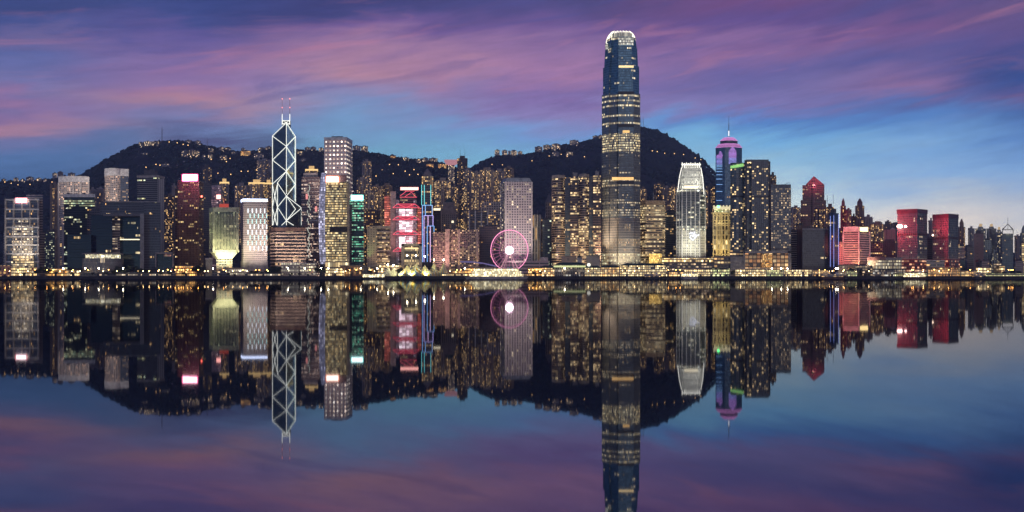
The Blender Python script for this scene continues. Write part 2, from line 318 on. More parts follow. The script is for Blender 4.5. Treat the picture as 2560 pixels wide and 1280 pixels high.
def setting():
    m = bpy.data.materials.new('harbour_water'); m.use_nodes = True; nt = m.node_tree; N, L = nt.nodes, nt.links; N.clear()
    g = N.new('ShaderNodeBsdfGlossy'); g.inputs['Roughness'].default_value = .024; g.inputs['Color'].default_value = (.33, .335, .36, 1)
    d = N.new('ShaderNodeBsdfDiffuse'); d.inputs['Color'].default_value = (.004, .007, .012, 1)
    a = N.new('ShaderNodeAddShader'); o = N.new('ShaderNodeOutputMaterial'); L.new(g.outputs[0], a.inputs[0]); L.new(d.outputs[0], a.inputs[1]); L.new(a.outputs[0], o.inputs[0])
    mb = MB(); mb.quad([(-4800, -300, 0), (4800, -300, 0), (4800, 1262, 0), (-4800, 1262, 0)]); w = mb.build('water', m); w['kind'] = 'structure'
    mb = MB(); mb.quad([(-6400, 1258, GZ), (6400, 1258, GZ), (6400, 6200, GZ), (-6400, 6200, GZ)]); o = mb.build('ground', mat('ground_paving', (.07, .065, .06), .85)); o['kind'] = 'structure'
    mb = MB(); mb.box(-4800, 4800, 1252, 1258, -3, GZ+.004); o = mb.build('seawall', seawall_m); tag(o, 'dark stone seawall along the waterfront', 'seawall'); o['kind'] = 'structure'
    mb = MB(); mb.box(-4800, 4800, 1259, 1271, GZ, GZ+.15); o = mb.build('pavement', mat('promenade_paving', (.16, .15, .14), .7)); o['kind'] = 'structure'
setting()
def haze():
    m = bpy.data.materials.new('dusk_haze'); m.use_nodes = True; nt = m.node_tree; nt.nodes.clear(); v = nt.nodes.new('ShaderNodeVolumePrincipled'); v.inputs['Color'].default_value = (.58, .70, 1, 1); v.inputs['Density'].default_value = .0001; v.inputs['Anisotropy'].default_value = .3
    o = nt.nodes.new('ShaderNodeOutputMaterial'); nt.links.new(v.outputs[0], o.inputs['Volume']); mb = MB(); mb.box(-6500, 6500, -320, 6300, -4, 640); h = mb.build('haze', m); h['kind'] = 'stuff'; tag(h, 'thin blue dusk haze over the harbour and city', 'haze')
haze()
# ================================================================== the city: landmark towers
def clutter(t, p, z, seed):
    rr = random.Random(int(seed)); mb = MB(); o, e, g = Vector(p[0]), Vector(p[1])-Vector(p[0]), Vector(p[3])-Vector(p[0])
    for k in range(4):
        u, v = rr.uniform(.06, .86), rr.uniform(.08, .8); c = o+e*u+g*v; w = rr.uniform(1.2, 3.2); mb = MB(); mb.box(c.x, c.x+w, c.y, c.y+w, z, z+rr.uniform(1.5, 4.2)); mb.build('roof_plant', roof_m, t)
    c = o+e*rr.uniform(.2, .8)+g*.4; mb = MB(); mb.beam((c.x, c.y, z), (c.x, c.y, z+rr.uniform(7, 13)), .4); mb.build('aerial', steel_m, t)
def tower(name, label, cat, poly, ytop, D, wall, roof=roof_m, z0=GZ, group=None, part='facade'):
    t = thing(name, label, cat, centre(poly)+(z0,), group); mb = MB(); z1 = Z(ytop, D); mb.prism(poly, z0, z1, 0, 1); mb.build(part, [wall, roof], t); return t, z1
def sign(t, x0, x1, y0, y1, D, m, name='sign_panel', dep=1.2, frame=True, halo=None):
    mb = MB(); mb.prism(foot2(x0, x1, D, dep), Z(y1, D), Z(y0, D), base=True); o = mb.build(name, m, t)
    if halo:
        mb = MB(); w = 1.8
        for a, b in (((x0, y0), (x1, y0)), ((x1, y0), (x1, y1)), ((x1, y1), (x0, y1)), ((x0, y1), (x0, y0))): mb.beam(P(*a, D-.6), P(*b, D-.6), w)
        mb.build('sign_halo', halo, o)  # glowing strip added round the panel as its coloured halo
    if frame:
        mb = MB(); z = Z(y1, D)
        for k in range(4):
            x = x0+(x1-x0)*(k+.5)/4; mb.beam(P(x, y1, D+dep+.8), P(x, y0, D+dep+.8), .5)
        mb.build('sign_frame', dark_m, t)
    return o
def cap(t, poly, z0, h, m, name='roof_parapet', out=.35):
    mb = MB(); mb.prism(off(poly, out), z0, z0+h, base=True); return mb.build(name, m, t)
def plant(t, poly, z0, h, m=roof_m, s=.5, name='plant_room'):
    mb = MB(); mb.prism(lerp(poly, s), z0, z0+h, base=True); return mb.build(name, m, t)
def mast(t, px, y0, y1, D, w, m, name='mast', taper=True):
    mb = MB(); a, b = P(px, y1, D), P(px, y0, D); mid = a.lerp(b, .45); mb.beam(a, mid, w); mb.beam(mid, b, w*.5); return mb.build(name, m, t)
# ---- glass tower with white cross-bracing beams (far left of the front row)
gl_blue = fac('blue_curtain_wall', (.16, .17, .20), (.05, .08, .14), 2.4, 4, .8, .72, .06, .05, .0, 1.2, gr=.08)
lit_core = fac('lit_office_floors', (.34, .31, .28), (.03, .03, .04), 2.6, 4, .96, .5, .2, .5, .6, 2.1, (1, .72, .42), (1, .90, .70))
gold_base = fac('gold_lit_base', (.45, .38, .30), (.05, .04, .03), 3, 4, .9, .6, .3, .4, .8, 1.7, (1, .65, .28), (1, .85, .55))
def t1():
    D = 1380; poly = foot2(15, 97, D, 44); t, z = tower('office_tower', 'glass office tower ribbed with pale beams, glowing white panel on its roof edge', 'office tower', poly, 497, D, gl_blue)
    side = fac('striped_side_block', (.34, .31, .31), (.05, .05, .07), 40, 4, 1, .45, 0, 0, 0)
    for (a, b, y, dd, nm) in ((66, 107, 487, 10, 'rear_slab'), (8, 112, 580, 16, 'lower_block')):
        mb = MB(); mb.prism(foot2(a, b, D+dd, 40), GZ, Z(y, D+dd), 0, 1); mb.build(nm, [side, roof_m], t)
    mb = MB(); mb.prism(foot2(30, 82, D-2, 3), Z(640, D), Z(562, D), base=True); mb.build('lit_office_bay', lit_core, t)
    mb = MB(); mb.prism(foot2(28, 84, D-3, 4), GZ, Z(640, D), base=True); mb.build('lobby_front', gold_base, t)
    mb = MB(); mb.prism(foot2(42, 70, D-2.5, 3), Z(566, D), Z(549, D), base=True); mb.build('bay_window', lit_core, t)
    mb = MB()
    for y in (499, 523, 546, 568, 591, 612, 634, 654):
        mb.prism(foot2(14, 98, D-3, 3), Z(y+2.2, D), Z(y-1, D), base=True)
    mb.build('floor_beams', white_m, t)
    mb = piers(poly, GZ, z, [4], 1.6, 2.6, (0,)); mb.build('vertical_beams', pale_m, t)
    sign(t, 39, 67, 495, 507, D-4, emi('white_sign', (1, .90, .88), 6), halo=emi('rose_halo', (1, .30, .34), 2))
spot('floodlight', P(56, 676, 1340), P(56, 590, 1380), 160000, (1, .84, .66), 70)
t1()
# ---- hotel slabs with pale caps
hotel_w = fac('hotel_wall', (.60, .54, .51), (.08, .07, .07), 3.4, 3.3, .72, .55, .40, 0, 0, 1.4, (1, .55, .32), (1, .76, .52))
hotel_g = fac('hotel_glass', (.10, .11, .14), (.05, .08, .13), 3.2, 3.3, .85, .75, .16, 0, 0, 1.2, (1, .6, .3), WB, gr=.08)
def arc(x0, x1, D, bow, dep, n=8):       # footprint whose front bows toward the water
    pts = []
    for i in range(n+1):
        u = i/n; d = D+bow*(2*u-1)**2; pts.append((X(x0+(x1-x0)*u, d), d))
    q = foot2(x0, x1, D+bow, dep); return pts+[q[2], q[3]]
def t2():
    D = 1620; p = arc(147, 222, D, 9, 34); t, z = tower('hotel_tower', 'bow fronted hotel with a broad white cap, behind the dark glass office block', 'hotel', p, 455, D, hotel_w)
    mb = MB(); mb.prism(off(p, .8), z, Z(440, D), base=True); mb.build('white_cap', white_m, t); mb = MB()
    for k in range(0, 9, 2): mb.prism([(p[k][0]-1.2, p[k][1]-1.4), (p[k][0]+1.2, p[k][1]-1.4), (p[k][0]+1.2, p[k][1]+.5), (p[k][0]-1.2, p[k][1]+.5)], GZ, z)
    mb.build('facade_piers', pale_m, t)
    mb = MB(); mb.prism(foot2(146, 168, D-14, 16), GZ, Z(560, D-14), 0, 1); mb.build('stair_tower', [fac('stair_wall', (.48, .42, .40), (.05, .04, .05), 9, 3.4, .35, .5, .3, 0, 0, 1.), pale_m], t)
    D = 1640; p = arc(262, 301, D, 10, 40); t, z = tower('hotel_tower', 'taller curved hotel with white crown, rising alone above the arched government block', 'hotel', p, 438, D, hotel_w)
    q = [p[8], (X(321, D+16), D+16), (X(321, D+52), D+52), p[9]]
    mb = MB(); mb.prism(q, GZ, Z(438, D), 0, 1); mb.build('glass_wing', [hotel_g, roof_m], t)
    mb = MB(); mb.prism(off(p[:8]+q[:3]+[p[10]], .6), Z(438, D), Z(420, D), base=True); mb.build('white_cap', white_m, t)
spot('floodlight', P(184, 600, 1590)-Vector((0, 60, 0)), P(184, 452, 1620), 500000, (1, .84, .74), 50); spot('floodlight', P(290, 600, 1600)-Vector((0, 60, 0)), P(290, 432, 1640), 600000, (1, .84, .74), 50)
t2()
def t3():   # dark green office block
    D = 1480; g = fac('dark_green_glass', (.035, .045, .05), (.02, .04, .045), 3, 3.9, .9, .6, .04, .20, .04, 1.4, (.9, .85, .5), (.85, 1, .75), gr=.08)
    p = foot2(160, 237, D, 38); t, z = tower('office_tower', 'dark green glass office block with pale roof band and a strip of lit upper floors', 'office tower', p, 493, D, g)
    mb = MB(); mb.prism(off(p, .5), z, Z(485, D), base=True); mb.build('roof_band', white_m, t); clutter(t, p, Z(485, D), 160)
    mb = MB(); mb.prism(off(p, .3), Z(516, D), Z(498, D)); mb.build('lit_upper_floors', fac('lit_upper', (.05, .06, .06), (.03, .04, .04), 3, 3.9, .94, .5, .4, .5, .6, 1.1, (.9, .85, .45), (.75, 1, .65)), t)
    mb = MB(); mb.prism(foot2(218, 250, D-20, 30), GZ, Z(520, D-20), 0, 1); mb.build('rear_wing', [fac('dim_wing', (.10, .09, .10), (.02, .02, .03), 4, 4, .8, .5, .05, .05, 0, 1.2), roof_m], t)
t3()
def t4():   # banded office with concrete right edge
    D = 1560; w = fac('banded_office', (.20, .185, .19), (.02, .02, .025), 3, 3.6, 1, .55, .02, .07, 0, 1.6, (.95, .85, .4), (.8, 1, .7))
    p = foot3(343, 396, 411, D, 4, 24); t, z = tower('office_tower', 'grey banded office tower with concrete edge, standing behind the arched government block', 'office tower', p, 444, D, w)
    mb = MB(); q = foot2(394, 411, D-1, 3); mb.prism(q, GZ, Z(447, D), base=True); mb.build('concrete_edge', fac('ribbed_concrete', (.36, .34, .34), (.16, .15, .15), 3.3, 400, .35, 1, 0), t)
    mb = MB(); mb.prism(off(p, .6), z, Z(438, D), base=True); mb.build('roof_parapet', conc_m, t); plant(t, p, Z(438, D), 10); clutter(t, p, Z(438, D), 343)
t4()
# ---- arched government block
def t5():
    D = 1330; dg = fac('tinted_glass_slab', (.15, .15, .16), (.06, .065, .075), 1.6, 3.9, .7, .7, .006, .05, 0, 1.8, gr=.1); blk = fac('black_glass', (.008, .008, .014), (.006, .006, .012), 2, 4, .9, .85, 0, .012, 0, 1.6, gr=.12)
    t = thing('government_block', 'dark glass government block shaped like a giant doorway with grey frame', 'building', (X(310, D), D+20, GZ))
    def blockpart(nm, x0, x1, y, d, dep, m, y1=None, r=roof_m):
        mb = MB(); mb.prism(foot2(x0, x1, d, dep), GZ if y1 is None else Z(y1, d), Z(y, d), 0, 1, base=True); return mb.build(nm, [m, r], t)
    blockpart('rear_slab', 250, 360, 505, D+24, 25, dg); blockpart('glass_wing', 359, 401, 507, D+6, 30, dg)
    blockpart('dark_tower', 228, 281, 538, D, 40, blk); blockpart('dark_wing', 168, 228, 587, D-8, 30, blk)
    blockpart('grey_leg', 350, 360, 534, D-4, 40, mat('grey_cladding', (.30, .29, .29), .5)); blockpart('top_beam', 258, 350, 534, D-4, 40, mat('beam_cladding', (.16, .15, .16), .5), 540)
    blockpart('lit_stair_strip', 281, 300, 541, D+14, 10, fac('lit_stairs', (.40, .36, .35), (.03, .03, .03), 4, 3.7, .95, .42, .3, .3, .4, 1.0, (1, .72, .45), (1, .86, .66)))
    blockpart('inner_glass', 300, 350, 541, D+18, 8, fac('inner_green_glass', (.02, .03, .03), (.012, .03, .028), 2.4, 3.8, 1, .8, .01, .03, .02, 1.3, (.95, .85, .5), WB, gr=.1))
    blockpart('lit_floor_strip', 300, 349, 597.5, D+17, 1, cream_int, 600); blockpart('roof_rail', 260, 401, 503, D+22, 2, conc_m, 506); clutter(t, foot2(255, 355, D+26, 20), Z(505, D+24), 9)
t5()
def t6():   # drum shaped chamber with glowing lens
    D = 1298; c = Vector((X(234, D), D+30)); r = 29.
    t = thing('council_drum', 'low round hall of pale vertical fins under a bright glowing lens', 'building', (c.x, c.y, GZ))
    ring = lambda rr, n=40: [(c.x+rr*math.cos(2*math.pi*k/n), c.y+rr*.8*math.sin(2*math.pi*k/n)) for k in range(n)]
    mb = MB(); mb.prism(ring(r), GZ, Z(645, D), 0, 1); mb.build('drum_wall', [fac('finned_drum', (.40, .39, .38), (.05, .06, .06), 1.6, 8, .55, .95, .05, .03, 0, .8, WB, (1, .8, .6)), roof_m], t)
    mb = MB(); mb.prism(ring(r*.86), Z(645, D), Z(636, D), base=True); mb.build('glowing_lens', fac('lens', (.5, .45, .35), (.5, .45, .3), 2.2, 3.2, .9, .9, 1, 1, .9, 2.6, (1, .85, .45), (1, .97, .75)), t)
    mb = MB(); mb.prism(ring(r*1.03), Z(635, D), Z(632, D), base=True); mb.build('roof_disc', conc_m, t)
    D = 1300; t = thing('framed_pavilion', 'dark cube pavilion with a pale square frame, near the orange lit terrace', 'pavilion', (X(411, D), D+14, GZ))
    mb = MB(); mb.prism(foot2(391, 431, D+1, 26), GZ, Z(635, D), 0, 1); mb.build('dark_glass_front', [fac('pavilion_glass', (.02, .02, .022), (.015, .015, .018), 2.2, 3, .9, .85, .02, .04, 0, .6, (1, .3, .25), WB, gr=.08), dark_m], t)
    mb = MB()
    for a, b, y0, y1 in ((388, 391, 632, 668), (431, 434, 632, 668), (388, 434, 631, 634.5)): mb.prism(foot2(a, b, D-1, 28), Z(y1, D), Z(y0, D), base=True)
    mb.build('pale_frame', conc_m, t)
t6()
# ---- bronze tower with pink-white roof sign
def t7():
    D = 1440; w = fac('bronze_glass', (.10, .05, .04), (.06, .028, .022), 1.8, 3.8, .8, .6, .03, .13, .03, 1.4, (1, .6, .2), (1, .78, .38), gr=.2)
    p = foot3(445, 497, 508, D, 3, 26); t, z = tower('office_tower', 'red brown glass tower with a pink white illuminated panel on its roof', 'office tower', p, 453, D, w)
    mb = MB(); mb.prism(foot2(438, 446, D+8, 20), GZ, Z(470, D), 0, 1); mb.build('side_block', [w, brown_m], t); bands(p, Z(530, D), z, 7.6, 1, .5).build('floor_bands', brown_m, t)
    sign(t, 456, 494, 436, 453, D+1, emi('pink_white_sign', (1, .66, .74), 8), halo=emi('pink_halo', (1, .10, .28), 4)); cap(t, p, z, 1.5, brown_m)
    mb = MB(); mb.ball(P(504, 491, D+2), 1.6); mb.build('red_beacon', emi('red_beacon', (1, .12, .08), 8), t)
    mb = piers(p, GZ, z, [14, 5], .7, .5, (0, 1)); mb.build('mullions', brown_m, t)
    spot('sign_wash', P(475, 447, D-26), P(475, 470, D), 60000, (1, .22, .40), 130)  # added spot carrying the sign's pink halo onto the facade
t7()
def t8():   # inverted-base building with fins, floodlit yellow green
    D = 1355; z1, zb, zs = Z(520, D), Z(631, D), Z(647, D); p = foot3(526, 535, 594, D, 18, 3)
    t = thing('office_tower', 'stocky square tower of pale fins on a flared glowing underside, lit yellow green', 'office tower', centre(p)+(GZ,))
    st = mat('pale_green_stone', (.52, .52, .38), .6); c = centre(p)
    mb = MB(); mb.prism(p, zb, z1, 0, 1, base=True); mb.build('facade', [fac('finned_facade', (.30, .32, .25), (.03, .05, .04), 2.3, 3.6, .62, .95, .04, .16, 0, .9, (.85, .9, .5), WB), roof_m], t)
    q = foot2(541, 581, D+8, 22); mb = MB(); mb.prism(lerp(p, .62), zs, zb, 0, 0, top=p, base=True); mb.build('flared_base', st, t)
    mb = MB(); mb.prism(q, GZ, zs); mb.build('base_core', fac('lit_core_base', (.40, .38, .33), (.05, .05, .05), 4, 4, .8, .5, .3, .2, 0, 1.4), t)
    mb = piers(p, Z(622, D), Z(535, D), [3, 16], .9, 1.6, (0, 1)); mb.build('facade_fins', st, t)
    mb = MB(); mb.prism(off(p, 1.6), Z(530, D), z1+1, base=True); mb.build('top_fascia', st, t); mb = MB(); mb.prism(off(p, 1.6), zb, Z(624, D), base=True); mb.build('bottom_fascia', st, t)
    mb = piers(p, zb, z1, [1, 1], 3, 1.6, (0, 1)); mb.build('corner_piers', st, t)
    mb = MB(); mb.prism(lerp(p, .35), z1+1, z1+7, base=True); mb.beam((c[0], c[1], z1+7), (c[0], c[1], z1+16), 1); mb.build('roof_turret', emi('red_rim', (1, .12, .06), .5, False), t)
    for x in (541, 561, 581): spot('floodlight', P(x, 664, D-26), P(x, 634, D+6), 110000, (1, .93, .55), 80)
    spot('floodlight', P(560, 655, D-110), P(560, 560, D), 90000, (1, .95, .6), 42); spot('floodlight', P(500, 640, D-60), P(530, 560, D+8), 50000, (.85, 1, .45), 45)
    t = thing('harbour_monument', 'pale lit stub tower beside the flared yellow green block', 'monument', (X(521, D-60), D-60, GZ)); mb = MB(); mb.prism(foot2(514, 531, D-60, 10), GZ, Z(648, D-60)); mb.build('shaft', st, t); mb = MB(); mb.prism(off(foot2(514, 531, D-60, 10), .6), Z(648, D-60), Z(646, D-60), base=True); mb.build('coping', white_m, t)
t8()
def t9():   # white punched-window block with blue-white roof light
    D = 1390; w = fac('punched_white', (.60, .53, .50), (.03, .03, .035), 3.1, 3.35, .5, .5, .01, 0, 0, 1.4, gr=.2)
    p = foot3(603, 608, 668, D, 20, 4); t, z = tower('hotel_tower', 'white block of small square windows topped by a bright blue white light band', 'hotel', p, 503, D, w, white_m)
    mb = MB(); mb.prism(off(p, .5), z, Z(497, D), base=True); mb.build('light_band', emi('blue_white_band', (.66, .74, 1), 4), t)
    cols = [emi('led_white', (.80, .92, 1), 2.2, False), emi('led_aqua', (.55, .95, .92), 1.6, False)]; mb = MB()
    for k in range(10):
        x = 620+k*5.2
        for r in range(4):
            y = 521+r*27+(13 if k % 2 else 0)
            if y+11 < 640: mb.prism(foot2(x-.8, x+.8, D-1+4*(x-608)/60, 1), Z(y+11, D), Z(y, D), (k+r) % 2, base=True)
    mb.build('light_strips', cols, t); mb = MB(); mb.prism(off(p, .8), GZ, Z(652, D)); mb.build('podium', pale_m, t); clutter(t, p, Z(497, D), 603)
    spot('floodlight', P(640, 672, D-70), P(640, 600, D), 420000, (1, .80, .70), 60)
t9()
# ---- tall prism tower outlined by white light tubes
def t10():
    D = 1754.; gl = fac('prism_glass', (.05, .07, .08), (.10, .14, .17), 2.6, 4, .94, .9, .0, .012, 0, 1.1, gr=.05, metal=.55); gl2 = fac('prism_glass_lit_face', (.20, .28, .27), (.58, .74, .72), 2.6, 4, .94, .9, .0, .01, 0, 1.1, gr=.12, metal=.85)  # right face: reflected sky brightness put into a paler copy of the glass
    d1, d2 = 25., 17.; p = foot3(681, 716, 739, D, d1, d2); t = thing('prism_tower', 'faceted glass tower outlined in white light tubes, with twin masts', 'skyscraper', centre(p)+(GZ,))
    zs = [Z(340, D+d1), Z(306.5, D), Z(341.5, D+d2), Z(345, D+d1+d2)]; mb = MB()
    for i, m in ((0, 0), (1, 1), (2, 0), (3, 0)):
        j = (i+1) % 4; a, b = p[i], p[j]; w = math.hypot(b[0]-a[0], b[1]-a[1]); mb.quad([(a[0], a[1], GZ), (b[0], b[1], GZ), (b[0], b[1], zs[j]), (a[0], a[1], zs[i])], [(0, GZ), (w, GZ), (w, zs[j]), (0, zs[i])], m)
    for tri in ((0, 1, 3), (1, 2, 3)): mb.quad([p[k]+(zs[k],) for k in tri], None, 2)
    mb.build('facade', [gl, gl2, dark_m], t)
    e1, e2 = 14., 25.; D2 = D-12; q = foot3(693.5, 716, 754, D2, e1, e2); zq = [Z(457, D2+e1), Z(490, D2), Z(520, D2+e2), Z(520, D2+e1+e2)]; mb = MB(); mb.prism(q, GZ, 0, 0, 1, ztop=zq); mb.build('lower_prism', [gl, dark_m], t)
    n = [0]
    def dep(x, low):
        if low: return D2+(e1*(716-x)/(716-693.5) if x < 716 else e2*(x-716)/38)
        return D+(d1*(716-x)/35 if x < 716 else d2*(x-716)/23)
    def tube(a, b, low=False, w=1.15):
        q = [P(x, y, dep(x, low)) for x, y in (a, b)]; q = [v*(1-1.6/v.y) for v in q]; mb = MB(); mb.beam(q[0], q[1], w, n=6); mb.build('light_tube', neon_white, t)
    for a, b in (((681, 340), (716, 306.5)), ((716, 306.5), (739, 341.5)), ((681, 340), (681, 460)), ((739, 341.5), (739, 563)), ((716, 306.5), (716, 490)), ((681, 340), (716, 366)), ((716, 366), (739, 341.5)), ((716, 366), (681, 400)), ((716, 366), (739, 401)), ((681, 400), (716, 428)), ((739, 401), (716, 428)), ((716, 428), (681, 460)), ((716, 428), (739, 461)), ((681, 460), (681, 563)), ((681, 463), (693, 516)), ((693, 462), (681, 517)), ((681, 520), (692, 563)), ((693, 520), (682, 563)), ((739, 461), (727, 477))): tube(a, b)
    for a, b in (((693.5, 457), (716, 428)), ((693.5, 457), (693.5, 563)), ((693.5, 457), (716, 490)), ((716, 490), (754, 520)), ((754, 520), (754, 563)), ((716, 490), (716, 563)), ((716, 490), (693.5, 518)), ((693.5, 518), (716, 552)), ((716, 552), (754, 520)), ((716, 552), (704, 563)), ((716, 552), (734, 563)), ((716, 490), (739, 523)), ((739, 523), (716, 552)), ((716, 490), (739, 461))): tube(a, b, True)
    mb = MB(); a, b = P(706, 309, D+14), P(724, 309, D+14); mb.box(a.x, b.x, D+13, D+24, Z(318, D+14), Z(301, D+14)); mb.build('mast_base', dark_m, t)
    mb = MB(); c = [P(706, 301.5, D+12), P(724, 301.5, D+12), P(724, 310, D+12), P(706, 310, D+12)]
    for k in range(4): mb.beam(c[k], c[(k+1) % 4], 1.6)
    mb.beam(c[0], c[2], 1); mb.beam(c[1], c[3], 1); mb.build('top_frame_light', neon_white, t)
    for x in (705.5, 724.5):
        mb = MB(); mb.beam(P(x, 312, D+16), P(x, 285, D+16), 1.6); mb.build('mast_base_light', neon_white, t)
        mb = MB(); mb.beam(P(x, 285, D+16), P(x, 247, D+16), .9); m_ = mb.build('mast', mat('pink_mast', (.55, .35, .38), .5), t)
        mb = MB(); mb.ball(P(x, 247, D+16), .9); mb.ball(P(x, 269, D+15), .8); mb.build('mast_lamp', emi('mast_red', (1, .25, .2), 4, False), t)
t10()
def t11():
    D = 1400; w = fac('banded_brown', (.06, .045, .04), (.03, .022, .02), 3, 5.2, 1, .6, .02, .06, 0, 1.3, (1, .6, .3), WB)
    p = foot3(678, 690, 762, D, 14, 4); t, z = tower('office_block', 'squat brown banded office block at the foot of the white outlined prism tower', 'office block', p, 570, D, w); bands(p, GZ+8, z-6, 5.2, 2.0, 1.1).build('floor_bands', mat('band_stone', (.50, .40, .34), .7), t); cap(t, p, z-5, 6, brown_m)
    spot('floodlight', P(720, 672, D-60), P(720, 610, D), 330000, (1, .72, .54), 70)
    # reflective tower to the right of it, with lit crown
    D = 1650; w = fac('pinkish_glass', (.19, .14, .13), (.07, .055, .055), 2.2, 3.7, .9, .6, .10, .30, .05, 1.1, (1, .62, .45), (1, .85, .7), gr=.08)
    p = foot2(754, 799, D, 36); t, z = tower('office_tower', 'reflective pinkish office tower with stepped top, behind the lavender sail edge', 'office tower', p, 442, D, w)
    bands(p, Z(540, D), z, 7.4, .9, .6).build('floor_bands', pale_m, t)
    mb = MB(); mb.prism(lerp(p, .8), z, Z(432, D), base=True); mb.build('roof_step', conc_m, t)
    for x, y in ((745, 487), (767, 489), (790, 520)):
        mb = MB(); mb.prism(foot2(x-2.5, x+2.5, D-2, 1), Z(y+9, D), Z(y-4, D), base=True)
        if x > 750: mb.build('red_panel', emi('red_panel', (1, .35, .32), 1.1), t)
    mb = MB()
    for k in range(26):
        y = 462+k*7; x = 772+3*math.sin(k*1.9); mb.beam(P(x, y, D-1), P(x+3*math.cos(k*2.3), y+8, D-1), .9)
    mb.build('reflected_lines', emi('reflection_squiggle', (.95, 1, .85), .9, False), t)  # glowing lines drawn as the reflection of the prism tower's tubes
t11()
def t12():  # square tower with grid of sparkling lights
    D = 1660; w = fac('sparkle_grid', (.42, .34, .34), (.05, .05, .06), 7.4, 8.2, .42, .34, 1., 0, .9, 4.2, (1, .74, .55), (1, .92, .80)); p = foot3(811, 866, 880, D, 4, 42)
    t, z = tower('skyscraper', 'tall square tower dotted with an even grid of white lights', 'skyscraper', p, 347, D, w); bands(p, GZ+4, z, 8.2, 1.2, .5, phase=5).build('floor_bands', steel_m, t); piers(p, GZ, z, [8, 5], .8, .7, (0, 1)).build('mullions', steel_m, t)
    mb = MB(); mb.prism(off(p, .8), z, Z(342.5, D), base=True); mb.build('roof_parapet', steel_m, t); plant(t, p, Z(342, D), 3); spot('floodlight', P(835, 600, D-110), P(838, 430, D), 1400000, (1, .74, .66), 50)  # spot added to brighten a facade that its own grid lights illuminate
    mb = MB()
    for a, b in (((880, 505), (893, 533)), ((866, 505), (880, 485)), ((880, 478), (884, 478))): mb.beam(P(*a, D-3), P(*b, D-3), 1.4)
    mb.build('brace', emi('warm_brace', (1, .75, .6), 1.2, False), t)
t12()
def t13():  # sail edged tower
    D = 1410; w = fac('gold_floors', (.22, .17, .12), (.06, .05, .035), 2.2, 3.95, .97, .62, .6, .6, .93, 1.25, (1, .66, .26), (1, .84, .46)); p = foot2(813, 867, D, 40)
    t, z = tower('office_tower', 'golden lit office tower with a lavender glowing sail shaped edge', 'office tower', p, 455, D, w)
    bands(p, Z(650, D), z, 11.85, 1.0, .6).build('floor_bands', dark_m, t); mb = MB(); mb.prism(foot2(867, 874, D+6, 34), GZ, Z(452, D), 0, 1); mb.build('service_core', [conc_m, roof_m], t)
    mb = MB(); prof = [(432, 803, 816), (470, 799, 814), (520, 797, 813), (570, 796.5, 813), (620, 797.5, 814), (660, 800, 815)]
    for (y0, a0, b0), (y1, a1, b1) in zip(prof, prof[1:]):
        q = [P(a1, y1, D+12), P(b1, y1, D-2), P(b0, y0, D-2), P(a0, y0, D+12)]; mb.quad(q, [(0, q[0].z), (9, q[0].z), (9, q[2].z), (0, q[2].z)])
        mb.quad([P(b1, y1, D-2), P(b1, y1, D+6), P(b0, y0, D+6), P(b0, y0, D-2)]); mb.quad([P(a1, y1, D+40), P(a1, y1, D+12), P(a0, y0, D+12), P(a0, y0, D+40)])
    mb.build('sail_edge', fac('lavender_led', (.30, .28, .40), (.3, .3, .4), 2.2, 3.9, .84, .86, 1, 1, 1, 1.0, (.70, .68, 1), (.86, .82, 1)), t)
    mb = MB(); mb.prism(foot2(813, 867, D+2, 36), z, Z(436, D), base=True); mb.build('roof_screen', mat('roof_screen', (.30, .20, .19), .6), t)
    sign(t, 815, 847, 441, 456, D-2, emi('orange_white_sign', (1, .80, .66), 6), halo=emi('orange_halo', (1, .25, .12), 2.5)); mb = MB(); mb.prism(foot2(824, 868, D-1, 2), Z(579, D), Z(568, D), base=True); mb.build('louvred_band', mat('louvres', (.04, .035, .03), .6), t)
    mb = MB(); mb.prism(foot2(813, 872, D-5, 10), GZ, Z(652, D)); mb.build('lobby', fac('lobby_gold', (.4, .32, .2), (.2, .15, .1), 4, 9, .85, .8, 1, 1, .9, 1.6, (1, .68, .3), (1, .85, .5)), t)
    D = 1440; w = fac('green_glass', (.06, .08, .08), (.02, .06, .05), 2.6, 3.9, .95, .55, .15, .25, .40, 1.1, (.15, .95, .55), (.75, 1, .70)); p = foot2(874, 909, D, 32)
    t, z = tower('office_tower', 'slim green lit glass tower carrying a bright cyan white roof panel', 'office tower', p, 500, D, w); sign(t, 878, 908, 488, 500.5, D-1, emi('cyan_white_sign', (.80, 1, .96), 6), halo=emi('cyan_halo', (.2, .9, .8), 2)); plant(t, p, z, 8, s=.9, name='roof_screen')
    mb = MB(); mb.prism(foot2(872, 880, D-2, 24), GZ, Z(512, D), 0, 0); mb.build('dark_edge', [fac('dark_edge', (.12, .11, .12), (.02, .02, .03), 3, 3.9, .6, .5, .08)], t)
    D = 1390; w = fac('round_window_wall', (.40, .33, .26), (.05, .03, .02), 4.2, 3.6, .28, .4, .05); p = foot2(918, 943, D, 26); t, z = tower('office_block', 'pale slab with green floodlit edge and brown banded bay, beside the red ribbed strip', 'office block', p, 565, D, w, z0=GZ)
    q = arc(943, 974, D-3, 4, 26, 6); mb = MB(); mb.prism(q, GZ, Z(570, D), 0, 1); mb.build('banded_bay', [fac('lit_bays', (.15, .10, .08), (.04, .025, .02), 3, 3.7, 1, .55, .15, .25, .25, 1.1, (1, .6, .25), WB), conc_m], t)
    bands(q, GZ+6, Z(575, D), 7.4, 2.2, 1.0).build('floor_bands', mat('pink_stone', (.48, .38, .33), .7), t); mb = MB(); mb.prism(foot2(941, 977, D-4, 28), Z(572, D), Z(565, D), base=True); mb.build('roof_band', beige_m, t)
    spot('floodlight', P(917, 668, D-14), P(923, 600, D), 26000, (.45, 1, .3), 50); spot('floodlight', P(950, 672, D-40), P(950, 610, D), 50000, (1, .7, .4), 80)
t13()
